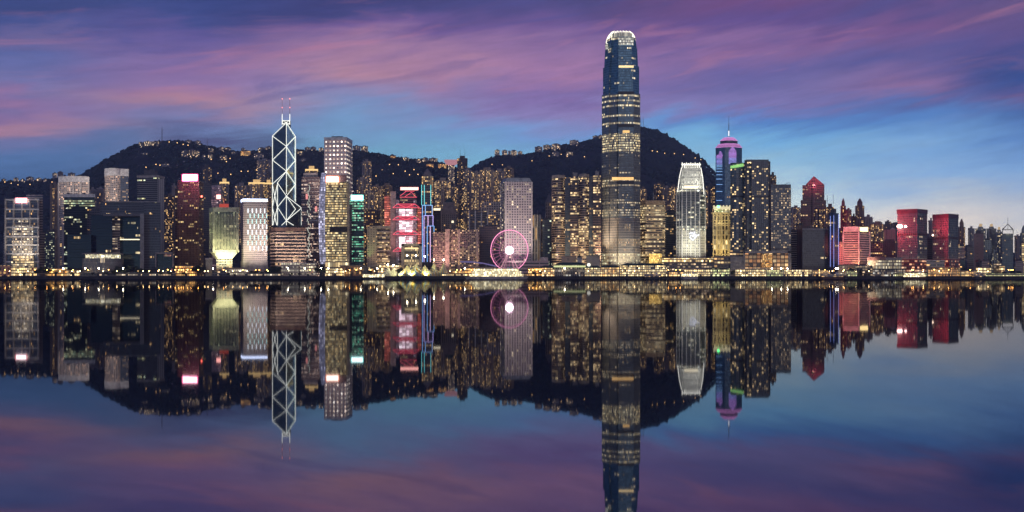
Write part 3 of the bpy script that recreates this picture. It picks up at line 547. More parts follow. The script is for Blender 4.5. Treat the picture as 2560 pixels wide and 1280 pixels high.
def t14():  # red truss bank building
    D = 1500; red = emi('red_neon', (1, .10, .16), 1.4); pink = fac('pink_white_wall', (.6, .4, .45), (.5, .4, .4), 5, 4.4, .97, .80, 1, 1, 1, 2.6, (1, .74, .84), (1, .90, .94)); body = fac('service_dark', (.16, .14, .15), (.03, .03, .04), 2.6, 3.9, .9, .55, .10, .12, 0, 1.1)
    p = foot2(990, 1044, D, 50); t, z = tower('truss_bank', 'bank hung from red lit trusses with glowing pink white floors between them', 'bank', p, 515, D, body, dark_m)
    mb = MB(); mb.prism(foot2(1000, 1040, D+10, 36), z, Z(482, D), 0, 1); mb.build('upper_storeys', [body, dark_m], t)
    mb = MB(); mb.prism(foot2(976, 990, D+2, 40), GZ, Z(478, D), 0, 0); mb.build('service_tower', [mat('service_stone', (.46, .40, .37), .6)], t)
    def blk(nm, x0, x1, y0, y1, d, m, dep=1.5):
        mb = MB(); mb.prism(foot2(x0, x1, d, dep), Z(y1, d), Z(y0, d), base=True); return mb.build(nm, m, t)
    for y0, y1 in ((522, 542), (552, 580), (590, 622)): blk('lit_floors', 998, 1014.6, y0, y1, D-2, pink); blk('lit_floors', 1015.6, 1033, y0, y1, D-2, pink)
    lad = fac('ladder_mast', (.34, .30, .33), (.06, .06, .08), 3, 3.4, .55, .55, .7, 0, .4, .5, (.8, .7, .85), (1, .8, .8))
    blk('mast_frame', 990, 998, 500, 660, D-4, lad, 5); blk('mast_frame', 1033.5, 1041.5, 500, 660, D-4, lad, 5)
    for y in (519, 549.5, 586.5, 628):
        mb = MB(); yb, yt = y, y-9; d = D-6
        blk('truss_panel', 997, 1034, yt+1.5, yb, D-1.5, emi('red_panel_glow', (.9, .06, .12), .55))
        for a, b in (((982, yb), (1048, yb)), ((982, yb), (994, yt)), ((994, yt), (1015, yb)), ((1015, yb), (1037, yt)), ((1037, yt), (1049, yb)), ((994, yt), (1037, yt))): mb.beam(P(*a, d), P(*b, d), 1.1)
        mb.build('red_truss', red, t)
    mb = MB()
    for a, b in (((1000, 490), (1016, 478)), ((1012, 492), (1030, 480)), ((1000, 493), (1042, 493)), ((1030, 482), (1042, 494)), ((1012, 478), (1036, 478))): mb.beam(P(*a, D-4), P(*b, D-4), 1)
    mb.build('top_bracing', red, t)
    blk('roof_sign', 1001, 1046, 468, 475, D-4, emi('salmon_sign', (1, .42, .36), 3.2)); ribm = fac('red_ribs', (.5, .15, .1), (.4, .1, .08), 4, 3.7, .9, .62, 1, 1, 1, 1.2, (1, .20, .12), (1, .36, .24))
    blk('red_ribbed_strip', 961, 976, 490, 566, D+8, ribm, 20); blk('red_ribbed_strip', 1044, 1053, 520, 610, D+4, ribm, 20)
    spot('red_wash', P(1010, 660, D-70), P(1010, 560, D), 160000, (1, .36, .36), 80)
    D = 1330; t = thing('municipal_hall', 'beige portal framed low block in front of the red truss bank', 'building', (X(1029, D), D+15, GZ)); p = foot2(1003, 1055, D, 30)
    mb = MB(); mb.prism(foot2(1011, 1048, D+1, 28), GZ, Z(613, D)); mb.build('glazed_front', fac('hall_glass', (.30, .25, .2), (.04, .035, .03), 2, 4.2, .7, .8, .2, .1, .35, 1.2, (1, .7, .3), WB), t); mb = MB()
    for a, b, y0, y1 in ((1003, 1011, 610, 672), (1048, 1055, 610, 672), (1003, 1055, 609, 615)): mb.prism(foot2(a, b, D-2, 32), Z(y1, D), Z(y0, D), base=True)
    mb.build('portal_frame', beige_m, t); mb = MB(); mb.prism(foot2(1012, 1046, D-1, 3), Z(622.5, D), Z(619, D), base=True); mb.build('lit_fascia', warm_int, t)
    spot('floodlight', P(1029, 680, D-40), P(1029, 640, D), 40000, (1, .75, .5), 90)
t14()
def t15():  # stepped tower outlined in teal, blue and violet tubes
    D = 1470; w = fac('stepped_bank', (.13, .11, .12), (.03, .03, .04), 3, 3.8, .7, .55, .10, 0, .12, 1.1); t = thing('stepped_tower', 'narrow stepped tower outlined in teal, blue and violet light tubes', 'bank', (X(1069, D), D+15, GZ))
    cols = [emi('teal_tube', (.20, .90, .92), 1.4, False), emi('blue_tube', (.22, .50, 1), 1.7, False), emi('violet_tube', (.55, .45, 1), 1.9, False), emi('pink_tube', (.95, .60, 1), 1.6, False)]
    for (a, b, y, d, c) in ((1054, 1077, 462, D+12, 0), (1056, 1080.5, 513, D+8, 1), (1060, 1082.5, 539, D+4, 2), (1068, 1085, 565, D, 1)):
        mb = MB(); mb.prism(foot2(a, b, d, 24), GZ, Z(y, d), 0, 1); mb.build('tower_step', [w, roof_m], t); y2 = {462: 513, 513: 655, 539: 655, 565: 655}[y]
        xs = [a, a+(b-a)*.30, b] if y < 520 else [a, a+(b-a)*.45, b]
        for k, x in enumerate(xs):
            mb = MB(); mb.beam(P(x, y2, d-1), P(x, y, d-1), 1.1); mb.build('light_tube', cols[3 if (k == 1 and y > 530) else c], t)
        if y > 500: mb = MB(); mb.beam(P(a, y, d-1), P(b, y, d-1), .95); mb.build('light_tube', cols[c], t)
    D = 1640; g = fac('gold_crown_wall', (.30, .24, .18), (.06, .05, .03), 3.2, 3.6, .6, .6, .7, 0, .5, 1.6); p = foot2(1054, 1083, D, 26); t, z = tower('apartment_tower', 'golden lit apartment tower with domed top, right behind the teal outlined steps', 'apartment tower', p, 440, D, g)
    mb = MB(); q = lerp(p, .8); mb.prism(q, z, Z(430, D), 0, 0, top=lerp(p, .55)); mb.prism(lerp(p, .55), Z(430, D), Z(420, D), top=lerp(p, .06)); mb.build('crown', mat('crown_grey', (.22, .20, .20), .6), t)
t15()
def t16():  # harbour hotel
    D = 1375; w = fac('hotel_grid', (.36, .26, .22), (.05, .035, .03), 3, 3.2, .72, .55, .40, 0, .0, 1.4, (1, .6, .3), WB); t = thing('waterfront_hotel', 'wide pinkish grid fronted hotel with two floodlit piers', 'hotel', (X(1140, D), D+18, GZ))
    for a, b, y, d in ((1083, 1122, 580, D+2), (1123, 1152, 574, D+4), (1150, 1198, 575, D)):
        mb = MB(); mb.prism(foot2(a, b, d, 34), GZ, Z(y, d), 0, 1); mb.build('guest_wing', [w, roof_m], t)
        bands(foot2(a, b, d, 34), GZ+10, Z(y, d)-2, 6.4, 1.1, .6).build('floor_bands', mat('rose_stone', (.44, .31, .28), .7), t)
    for a, b in ((1113, 1124), (1144, 1151), (1190, 1196)):
        mb = MB(); mb.prism(foot2(a, b, D-3, 8), GZ, Z(573, D), base=True); mb.build('pier', mat('pier_stone', (.52, .40, .33), .7), t)
    for x in (1147, 1193): spot('floodlight', P(x, 671, D-8), P(x, 630, D-2), 9000, (1, .72, .28), 60)
    spot('floodlight', P(1100, 672, D-50), P(1100, 610, D), 170000, (1, .55, .50), 80); spot('floodlight', P(1170, 672, D-55), P(1170, 610, D), 160000, (1, .72, .45), 80)
t16()
def t17():  # white tower of round windows
    D = 1430; m = fac('round_window_grey', (.50, .45, .45), (.03, .028, .03), 4.1, 4.1, .52, .52, .16, 0, .0, 2.2, (1, .78, .45), (1, .92, .70), gr=.15); p = foot3(1251, 1263, 1330, D, 30, 3); t, z = tower('office_tower', 'pale tower of round porthole windows with a sloped zinc roof, behind the big wheel', 'office tower', p, 454, D, m)
    mb = MB(); mb.prism(p, z, Z(444, D), top=lerp(p, .84)); mb.build('bevelled_roof', mat('zinc_roof', (.30, .35, .38), .5), t); mb = piers(p, GZ, z, [1, 1], 1.8, .5, (0, 1)); mb.build('corner_piers', pale_m, t); mb = MB(); mb.prism(off(p, 3), GZ, Z(655, D)); mb.build('podium', conc_m, t)
    spot('floodlight', P(1290, 676, D-90), P(1290, 560, D), 650000, (1, .78, .74), 62)  # spot added to stand in for city glow, not this tower's own floodlight
t17()
def t18():  # twin rounded office towers
    for (a, b, y, D, lb) in ((1380, 1450, 440, 1440, 'brown banded twin office tower with rounded bay, beside the pale porthole tower'), (1447, 1502, 437, 1430, 'brown banded twin office tower pressed against the tallest skyscraper')):
        w = fac('exchange_bands', (.30, .225, .165), (.035, .03, .028), 2.6, 3.75, 1, .6, .10, .34, .14, 1.5, (1, .65, .3), WB); gl = fac('exchange_glass', (.07, .08, .10), (.05, .07, .09), 2, 3.75, .85, .75, .05, .1, 0, .9, gr=.08)
        c = a+(b-a)*.46; q = arc(a, c, D, 9, 34, 6); t = thing('office_tower', lb, 'office tower', centre(q)+(GZ,)); z = Z(y, D)
        mb = MB(); mb.prism(q, GZ, z, 0, 1); mb.build('rounded_bay', [w, roof_m], t); bands(q, GZ+8, z-4, 3.75, 1.5, .7).build('floor_bands', mat('tan_granite', (.36, .28, .22), .6), t)
        mb = MB(); mb.prism(foot2(c, c+(b-a)*.20, D+8, 30), GZ, z-1.5, 0, 1); mb.build('glass_spine', [gl, roof_m], t); q2 = foot2(c+(b-a)*.20, b, D+3, 32); mb = MB(); mb.prism(q2, GZ, z-.8, 0, 1); mb.build('flat_bay', [w, roof_m], t); bands(q2, GZ+8, z-4, 3.75, 1.4, .6).build('bay_bands', brown_m, t)
        cap(t, q, z-3, 5, beige_m); plant(t, q2, z, 7, conc_m); clutter(t, q2, z, a); spot('floodlight', P((a+b)/2, 668, D-50), P((a+b)/2, 620, D), 160000, (1, .72, .42), 80)
t18()
def t19():  # the tallest skyscraper
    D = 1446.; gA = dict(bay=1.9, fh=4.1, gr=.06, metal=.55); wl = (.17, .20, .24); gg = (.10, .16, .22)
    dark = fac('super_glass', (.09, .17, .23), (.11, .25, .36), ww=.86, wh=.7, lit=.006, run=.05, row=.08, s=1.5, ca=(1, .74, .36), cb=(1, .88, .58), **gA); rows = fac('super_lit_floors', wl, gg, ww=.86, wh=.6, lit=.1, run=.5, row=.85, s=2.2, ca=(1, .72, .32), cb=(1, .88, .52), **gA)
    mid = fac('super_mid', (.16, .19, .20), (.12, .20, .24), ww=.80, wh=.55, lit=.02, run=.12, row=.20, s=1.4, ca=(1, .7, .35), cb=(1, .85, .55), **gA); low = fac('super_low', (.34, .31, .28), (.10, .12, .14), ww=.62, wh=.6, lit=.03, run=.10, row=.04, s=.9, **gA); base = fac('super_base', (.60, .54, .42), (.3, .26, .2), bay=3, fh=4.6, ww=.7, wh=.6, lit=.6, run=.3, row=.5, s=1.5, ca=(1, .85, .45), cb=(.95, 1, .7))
    def plan(x0, x1, s=1.):
        k = (x1-x0)/95.; pts = [(X(x0, D+20), D+20), (X(x0+17*k, D+5), D+5), (X(x0+19*k, D+8), D+8), (X(x0+38*k, D+1.5), D+1.5), (X(x0+40*k, D), D), (X(x0+79*k, D), D), (X(x0+81*k, D+2), D+2), (X(x1, D+9), D+9)]
        c = (X((x0+x1)/2, D+34), D+34); return pts+[(2*c[0]-p[0], 2*c[1]-p[1]) for p in pts[:8]]
    t = thing('skyscraper', 'tallest skyscraper, bluish glass tapering to a crown of glowing white fins', 'skyscraper', (X(1552, D+34), D+34, GZ))
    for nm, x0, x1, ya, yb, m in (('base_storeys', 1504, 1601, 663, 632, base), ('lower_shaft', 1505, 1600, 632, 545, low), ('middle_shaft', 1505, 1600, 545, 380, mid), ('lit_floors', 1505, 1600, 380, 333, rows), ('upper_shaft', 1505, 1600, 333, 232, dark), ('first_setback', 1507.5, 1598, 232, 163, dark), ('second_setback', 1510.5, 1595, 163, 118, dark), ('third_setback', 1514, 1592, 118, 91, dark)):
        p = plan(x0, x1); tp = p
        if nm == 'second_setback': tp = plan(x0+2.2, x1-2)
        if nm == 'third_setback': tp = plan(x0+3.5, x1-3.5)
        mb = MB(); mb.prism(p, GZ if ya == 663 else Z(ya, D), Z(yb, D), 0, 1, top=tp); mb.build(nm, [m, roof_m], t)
    pl = plan(1505, 1600); mb = MB()
    for i, n in ((0, 5), (3, 1), (2, 7), (4, 14), (6, 7)):
        a, b = Vector(pl[i]), Vector(pl[i+1])
        for k in range(n+1):
            c = a.lerp(b, k/n); mb.box(c.x-.22, c.x+.22, c.y-.8, c.y+.1, GZ, Z(233, D))
    mb.build('mullions', mat('pale_mullions', (.26, .25, .24), .35, .4), t); mb = MB()
    for k in range(54):
        z = GZ+22+k*4.1*1.0
        if z < Z(334, D): mb.prism(off(pl, .45), z, z+.4, base=True)
    mb.build('floor_bands', mat('dark_band_steel', (.16, .17, .18), .4, .4), t)
    for a, b, y0, y1 in ((1545, 1585, 229, 235.5), (1545, 1585, 311, 318), (1545, 1585, 452, 461)):
        mb = MB(); mb.prism(foot2(a, b, D-1.2, 2), Z(y1, D), Z(y0, D), base=True); mb.build('louvre_band', dark_m, t)
    for a, b, y0, y1, m in ((1530, 1584, 443, 450, gold_int), (1557, 1574, 326, 332, gold_int), (1547, 1584, 164, 169, warm_int), (1546, 1584, 92.5, 112, None), (1513, 1520, 103, 119, None)):
        mb = MB(); dd = D-.8 if a > 1520 else D+12
        mb.prism(foot2(a, b, dd, 2), Z(y1, D), Z(y0, D), base=True); mb.build('lit_floor', m or fac('lit_sky_floor', (.4, .4, .36), (.3, .3, .3), 2, 4, .8, .7, .9, .4, .9, 1.4, (1, .93, .7), (1, 1, .85)), t)
    fin = emi('crown_fins', (1, .92, .70), 2.0); cx, cyy = X(1552, D+34), D+34; n = 44
    for k in range(n):
        an = 2*math.pi*k/n; sq = 1/max(abs(math.cos(an)), abs(math.sin(an)))**.55; mb = MB(); rw = [(91, 34.5), (82, 32.3), (75, 28.6), (68.5+1.5*(k % 2), 23)]
        pts = [Vector((cx+.655*X(1280+r_*1.0, 2200.)*sq*math.cos(an)*1.08, cyy+.655*r_*sq*math.sin(an)*.95, Z(y_, D))) for y_, r_ in rw]
        for a, b in zip(pts, pts[1:]): mb.beam(a, b, 1.5)
        mb.build('crown_fin', fin, t)
    mb = MB(); mb.prism(lerp(plan(1519, 1587), .82), Z(91, D), Z(78, D)); mb.build('crown_core', fac('crown_core', (.55, .52, .45), (.4, .38, .3), 1.6, 30, .5, .98, 1, 1, 1, .9, (1, .9, .65), (1, .95, .8)), t)
    spot('floodlight', P(1500, 672, D-30), P(1512, 560, D+12), 900000, (1, .76, .52), 44); spot('floodlight', P(1555, 676, D-50), P(1555, 625, D), 260000, (1, .84, .60), 55); spot('floodlight', P(1597, 674, D-40), P(1595, 620, D), 60000, (1, .85, .6), 55)
t19()
def t20():
    D = 1490; w = fac('gold_bands', (.40, .32, .22), (.05, .04, .03), 3, 3.8, 1, .55, .10, .35, .35, 1.0, (1, .68, .3), (1, .84, .5)); p = foot3(1600, 1614, 1662, D, 14, 3); t, z = tower('office_block', 'golden banded office block with plain brown cap, at the right foot of the tallest skyscraper', 'office block', p, 511, D, w)
    mb = MB(); mb.prism(off(p, .6), z, Z(501, D), base=True); mb.build('brown_cap', mat('cap_stone', (.33, .24, .17), .7), t); bands(p, GZ+10, z-4, 3.8, 1.5, .8).build('floor_bands', mat('band_gold_stone', (.44, .35, .25), .7), t); mast(t, 1633, 481, 501, D, .8, steel_m)
    mb = MB(); mb.prism(foot2(1623, 1655, D-30, 24), GZ, Z(634, D-30)); mb.build('golden_atrium', fac('atrium', (.4, .3, .1), (.4, .3, .1), 2, 3, .85, .85, 1, 1, 1, 1.3, (1, .62, .12), (1, .75, .28)), t)
    spot('floodlight', P(1630, 670, D-60), P(1630, 590, D), 120000, (1, .74, .42), 70)
    D = 1440.; wl, gg = (.17, .18, .18), (.06, .08, .09); kw = dict(bay=2.2, fh=3.95, gr=.08, metal=.2)
    sh = fac('crown_tower_shaft', wl, gg, ww=.9, wh=.58, lit=.03, run=.14, row=.30, s=1.5, ca=(1, .82, .5), cb=(.95, 1, .8), **kw); lo = fac('crown_tower_low', (.60, .58, .50), gg, ww=.5, wh=.42, lit=.05, run=.05, row=.25, s=1.2, ca=(1, .92, .65), cb=(.95, 1, .85), bay=3, fh=4.3); up = fac('crown_tower_top', (.62, .62, .56), (.2, .2, .19), ww=.5, wh=.7, lit=.2, run=.2, row=.5, s=1.2, ca=(1, .95, .75), cb=(1, 1, .9), bay=2.2, fh=4)
    t = thing('office_tower', 'tapering tower with a brilliant white lit crown of battlements, in front of the dark hill', 'office tower', (X(1727, D+24), D+24, GZ))
    def pl(a, b): k = (b-a)/70.; return [(X(a, D+12), D+12), (X(a+13*k, D), D), (X(a+56*k, D), D), (X(b, D+8), D+8), (X(b, D+44), D+44), (X(a, D+46), D+46)]
    for nm, a, b, a2, b2, ya, yb, m in (('lower_shaft', 1692, 1763, 1692, 1763, 660, 575, lo), ('upper_shaft', 1692, 1763, 1693, 1762, 575, 472, sh), ('first_setback', 1695.5, 1760, 1697.5, 1757.5, 472, 446, up), ('second_setback', 1699, 1756.5, 1702, 1753.5, 446, 424, up), ('crown_drum', 1703.5, 1752.5, 1705.5, 1750.5, 424, 413, up)):
        mb = MB(); mb.prism(pl(a, b), GZ if ya == 660 else Z(ya, D), Z(yb, D), 0, 1, top=pl(a2, b2)); mb.build(nm, [m, roof_m], t)
    wm = emi('white_crown', (1, .97, .84), 1.7)
    for k in range(9):
        x = 1705.5+k*5.4; mb = MB(); mb.beam(P(x, 419, D), P(x, 406+(k % 2)*2, D+3), 1.3); mb.build('crown_fin', wm, t)
    mb = MB(); mb.prism(foot2(1704, 1752, D-1.5, 2), Z(413, D), Z(409.5, D), base=True); mb.build('crown_band', wm, t); mb = MB(); mb.prism(foot2(1711, 1745, D-1.4, 2), Z(471, D), Z(464, D), base=True); mb.build('lit_floor', cream_int, t)
    for (x0, y0, x1, y1) in ((1704, 419, 1698, 446), (1698, 447, 1694, 480), (1752, 419, 1757, 446), (1757, 447, 1760, 486)):
        mb = MB(); mb.beam(P(x0, y0, D-2), P(x1, y1, D-2), 1.5); mb.build('edge_light', wm, t)
    piers(pl(1692, 1763), GZ, Z(473, D), [2, 4, 1], 1.3, 1.0, (0, 1, 2)).build('facade_piers', white_m, t)
    mb = MB(); rr = random.Random(3)
    for k in range(26):
        a, r_ = rr.uniform(0, 6.28), rr.uniform(0, 8.5); mb.box(X(1735, D)+r_*math.cos(a)-1, X(1735, D)+r_*math.cos(a)+1, D-2, D-1, Z(588, D)+r_*math.sin(a)-1, Z(588, D)+r_*math.sin(a)+1)
    mb.build('snowflake_display', emi('display_white', (.90, .92, 1), 1.5, False), t)
    for x, e in ((1708, 190000), (1745, 190000)): spot('floodlight', P(x, 672, D-45), P(x, 590, D), e, (1, .97, .78), 60)
    spot('floodlight', P(1690, 470, D-22), P(1712, 440, D+4), 36000, (1, .98, .86), 100); spot('floodlight', P(1760, 470, D-22), P(1740, 440, D+4), 36000, (1, .98, .86), 100)
t20()
def t21():  # bluish tower with pink and violet light bars
    D = 1880; w = fac('center_glass', (.10, .17, .23), (.10, .20, .28), 2.4, 3.9, .9, .85, .004, .015, 0, 1.2, gr=.06, metal=.35); p = [(X(1789, D+14), D+14), (X(1812, D), D), (X(1836, D), D), (X(1855, D+12), D+12), (X(1855, D+44), D+44), (X(1789, D+46), D+46)]
    t, z = tower('skyscraper', 'blue glass tower with pink stepped roof, violet light bars and a needle spire', 'skyscraper', p, 367, D, w); pk = emi('pink_bar', (.92, .34, .86), 1.2, False)
    cols = [emi('led_violet', (.72, .32, 1), 1.4, False), emi('led_indigo', (.42, .38, 1), 1.5, False), emi('led_blue', (.30, .55, 1), 1.5, False)]
    for k, (y0, y1, s0, s1) in enumerate(((367, 358, 1, .78), (358, 349, .66, .66), (349, 341, .64, .36))):
        mb = MB(); mb.prism(lerp(p, s0), Z(y0, D), Z(y1, D), top=lerp(p, s1), base=True); mb.build('roof_step', mat('slate_roof', (.10, .12, .16), .5), t)
    for y, s in ((367, 1.01), (364, .94), (361, .87), (358.5, .80), (349, .67), (346.5, .58), (344, .50), (341.5, .40)):
        q = lerp(p, s); mb = MB()
        for i in (0, 1, 2): mb.beam(q[i]+(Z(y, D),), q[i+1]+(Z(y, D),), 1.15)
        mb.build('roof_light', pk, t)
    for x0, x1, yt, yb in ((1791, 1808, 379, 512), (1822, 1841, 368, 410)):
        y, st, k = yt, 3.1, 0
        while y < yb:
            ww = min(1, .25+k*.22) if k < 4 else 1; xm, hw = (x0+x1)/2, (x1-x0)/2*ww; d = D-1.2 if x0 > 1812 else D+8; mb = MB(); mb.beam(P(xm-hw, y, d+(4 if x0 < 1812 else 0)), P(xm+hw, y, d-(5 if x0 < 1812 else 0)), 1.1); mb.build('light_bar', cols[0 if y < 395 else 1 if y < 412 else 2], t); k += 1; y += st
            if y > 412: st *= 1.28
    mb = MB()
    for a, b, w_ in ((341, 325, 4), (325, 312, 1.6), (312, 290, .7)): mb.beam(P(1822, a, D+20), P(1822, b, D+20), w_, n=6)
    for y in (313, 309): mb.beam(P(1819.5, y, D+20), P(1824.5, y, D+20), .8)
    mb.build('spire', mat('spire_metal', (.35, .40, .48), .4, .5), t); mb = MB(); mb.beam(P(1822, 340, D+17), P(1822, 327, D+17), 2.2, n=6); mb.build('spire_light', emi('spire_white', (.85, .9, 1), 1.6, False), t)
    # golden temple-topped block
    D = 1450; w = fac('golden_stone', (.52, .42, .24), (.04, .03, .02), 6.4, 8, .62, .78, .18, 0, .3, 1.4, (1, .76, .34), (1, .92, .6)); p = foot2(1783, 1827, D, 28); t, z = tower('office_block', 'golden floodlit stone block with arcaded crown, under the violet barred tower', 'office block', p, 532, D, w)
    mb = MB(); q = lerp(p, .9); mb.prism(q, z, Z(523, D)); mb.build('crown_storey', fac('crown_arcade', (.6, .5, .3), (.3, .25, .12), 3, 4, .6, .7, 1, 0, 1, 2.2, (1, .80, .4), (1, .92, .6)), t); mb = MB(); mb.prism(lerp(p, .84), Z(523, D), Z(516, D), base=True)
    for k in range(6): c = Vector(q[0]).lerp(Vector(q[1]), k/5); mb.box(c.x-1, c.x+1, c.y-.5, c.y+1.5, Z(523, D), Z(513, D))
    mb.build('battlements', emi('battlement_glow', (1, .86, .5), .9, False), t); cap(t, p, z-2, 3, mat('gold_cornice', (.55, .46, .28), .6), 'cornice', 1.2); cap(t, p, Z(560, D), 2.2, mat('gold_cornice', (.55, .46, .28), .6), 'cornice', 1.0)
    piers(p, GZ, z, [6], 1.6, .9, (0,)).build('stone_piers', mat('gold_pier', (.55, .46, .28), .6), t)
    mb = MB(); mb.ball(P(1796, 517, D-3), 2.2); mb.build('green_lamp', emi('green_lamp', (.10, 1, .25), 7), t)
    for x in (1792, 1818): spot('floodlight', P(x, 668, D-30), P(x, 590, D), 90000, (1, .78, .34), 70)
    spot('floodlight', P(1805, 560, D-24), P(1805, 532, D), 22000, (1, .82, .4), 110)
t21()
def t22():  # twin dark hotel towers with podium
    D = 1400; w = fac('dark_hotel_glass', (.16, .19, .20), (.10, .14, .16), 3.7, 3.6, .74, .62, .20, 0, .0, 1.9, (1, .68, .30), (1, .84, .52), gr=.08); t = thing('hotel_tower', 'broad dark glass hotel slab with scattered warm windows and a green lit top edge', 'hotel', (X(1875, D), D+20, GZ))
    q = arc(1826, 1862, D+3, 8, 36, 5); z = Z(405, D)
    mb = MB(); mb.prism(q, GZ, z, 0, 1); mb.build('curved_bay', [w, roof_m], t); mb = MB(); mb.prism(foot2(1861, 1880, D+6, 36), GZ, Z(399, D), 0, 1); mb.build('central_bay', [w, roof_m], t); mb = MB(); mb.prism(foot2(1880, 1925, D, 38), GZ, Z(403, D), 0, 1); mb.build('flat_bay', [w, roof_m], t)
    mb = MB()
    for k in range(12):
        u = k/12; d = D+2.4+8*(2*(u*.92)-1)**2; x = 1826.5+u*33; mb.prism(foot2(x, x+1.7, d-1.5, 1), Z(421-5*u, d), Z(414.5-6*u, d), base=True)
    mb.build('green_light_strip', emi('green_strip', (.45, 1, .28), 1.2, False), t); mb = MB(); mb.prism(foot2(1864, 1922, D+4, 26), Z(403, D), Z(398, D), base=True); mb.build('roof_screen', mat('roof_green_grey', (.16, .20, .20), .5), t)
    bm_ = MB(); bm_.prism(foot2(1863, 1868, D-.6, 2), GZ, Z(402, D), base=True); bm_.prism(foot2(1922, 1926, D-1, 2), GZ, Z(404, D), base=True); bm_.build('dark_slots', dark_m, t); cap(t, q, Z(493, D), 3, dark_m, 'plant_floor', .3); mb = MB(); mb.prism(foot2(1880, 1925, D-.8, 2), Z(494, D), Z(490, D), base=True); mb.build('plant_band', dark_m, t)
    mb = piers(foot2(1880, 1925, D, 38), GZ, Z(403, D), [9], .7, .7, (0,)); mb.build('mullions', mat('mullion_grey', (.20, .21, .22), .4, .5), t)
    D = 1395; w2 = fac('warm_grid_glass', (.24, .28, .29), (.08, .11, .12), 3.1, 3.7, .6, .55, .45, 0, .0, 1.5, (1, .66, .32), (1, .80, .52)); p = foot2(1928, 1977, D, 36); t, z = tower('hotel_tower', 'square grid hotel tower full of small warm windows, on the shopping podium', 'hotel', p, 470, D, w2)
    mb = MB(); mb.prism(off(p, .3), z, Z(461, D), 0, 0); mb.build('glass_crown', fac('crown_glazing', (.12, .15, .17), (.08, .12, .15), 2.4, 20, .8, .95, 0, gr=.06), t); mb = MB(); mb.beam(P(1962, 461, D+8), P(1970, 457, D+8), .8); mb.beam(P(1970, 457, D+8), P(1976, 458, D+8), .8); mb.build('gondola_crane', dark_m, t); mb = piers(p, GZ, z, [16], .5, .5, (0,)); mb.build('mullions', mat('mullion_pale', (.30, .31, .31), .4, .3), t)
    mb = MB(); mb.prism(off(p, .3), Z(625, D), Z(620, D)); mb.build('plant_floor', dark_m, t)
    D = 1325; t = thing('shopping_podium', 'long grey shopping podium with glowing orange windows below the dark hotel towers', 'shopping centre', (X(1880, D), D+25, GZ)); gw = mat('podium_stone', (.34, .33, .32), .6)
    mb = MB(); mb.prism(foot2(1862, 1977, D+3, 50), GZ, Z(630, D), 0, 1); mb.build('shop_wing', [fac('shop_front', (.20, .16, .13), (.06, .04, .03), 6, 6, .8, .7, .8, .2, .4, 1.1, (1, .42, .14), (1, .72, .36)), roof_m], t)
    mb = MB(); mb.prism(foot2(1826, 1862, D, 50), GZ, Z(641, D)); mb.build('blank_wall', gw, t); mb = MB(); mb.prism(foot2(1785, 1826, D+4, 44), GZ, Z(640, D)); mb.build('terrace_wing', fac('terrace', (.22, .2, .18), (.05, .04, .03), 5, 5.5, .8, .45, .3, .4, .3, 1.4), t); mb = MB(); mb.prism(foot2(1824, 1862, D+6, 40), Z(641, D), Z(626, D)); mb.build('upper_terrace', fac('upper_terrace', (.12, .12, .12), (.05, .05, .05), 5, 5, .85, .5, .3, .3, .2, 1.1), t); mb = MB()
    for a, b, y0, y1 in ((1859, 1978, 627.5, 633), (1970, 1978, 628, 674), (1858, 1863, 628, 674)): mb.prism(foot2(a, b, D-1, 6), Z(y1, D), Z(y0, D), base=True)
    mb.build('stone_frame', gw, t); mb = MB(); mb.prism(foot2(1905, 1930, D-.5, 3), Z(668, D), Z(635, D), base=True); mb.build('glass_atrium', fac('amber_atrium', (.4, .2, .06), (.3, .15, .05), 1.6, 2, .8, .8, .8, 0, .6, 1.5, (1, .40, .08), (1, .70, .25)), t)
t22()
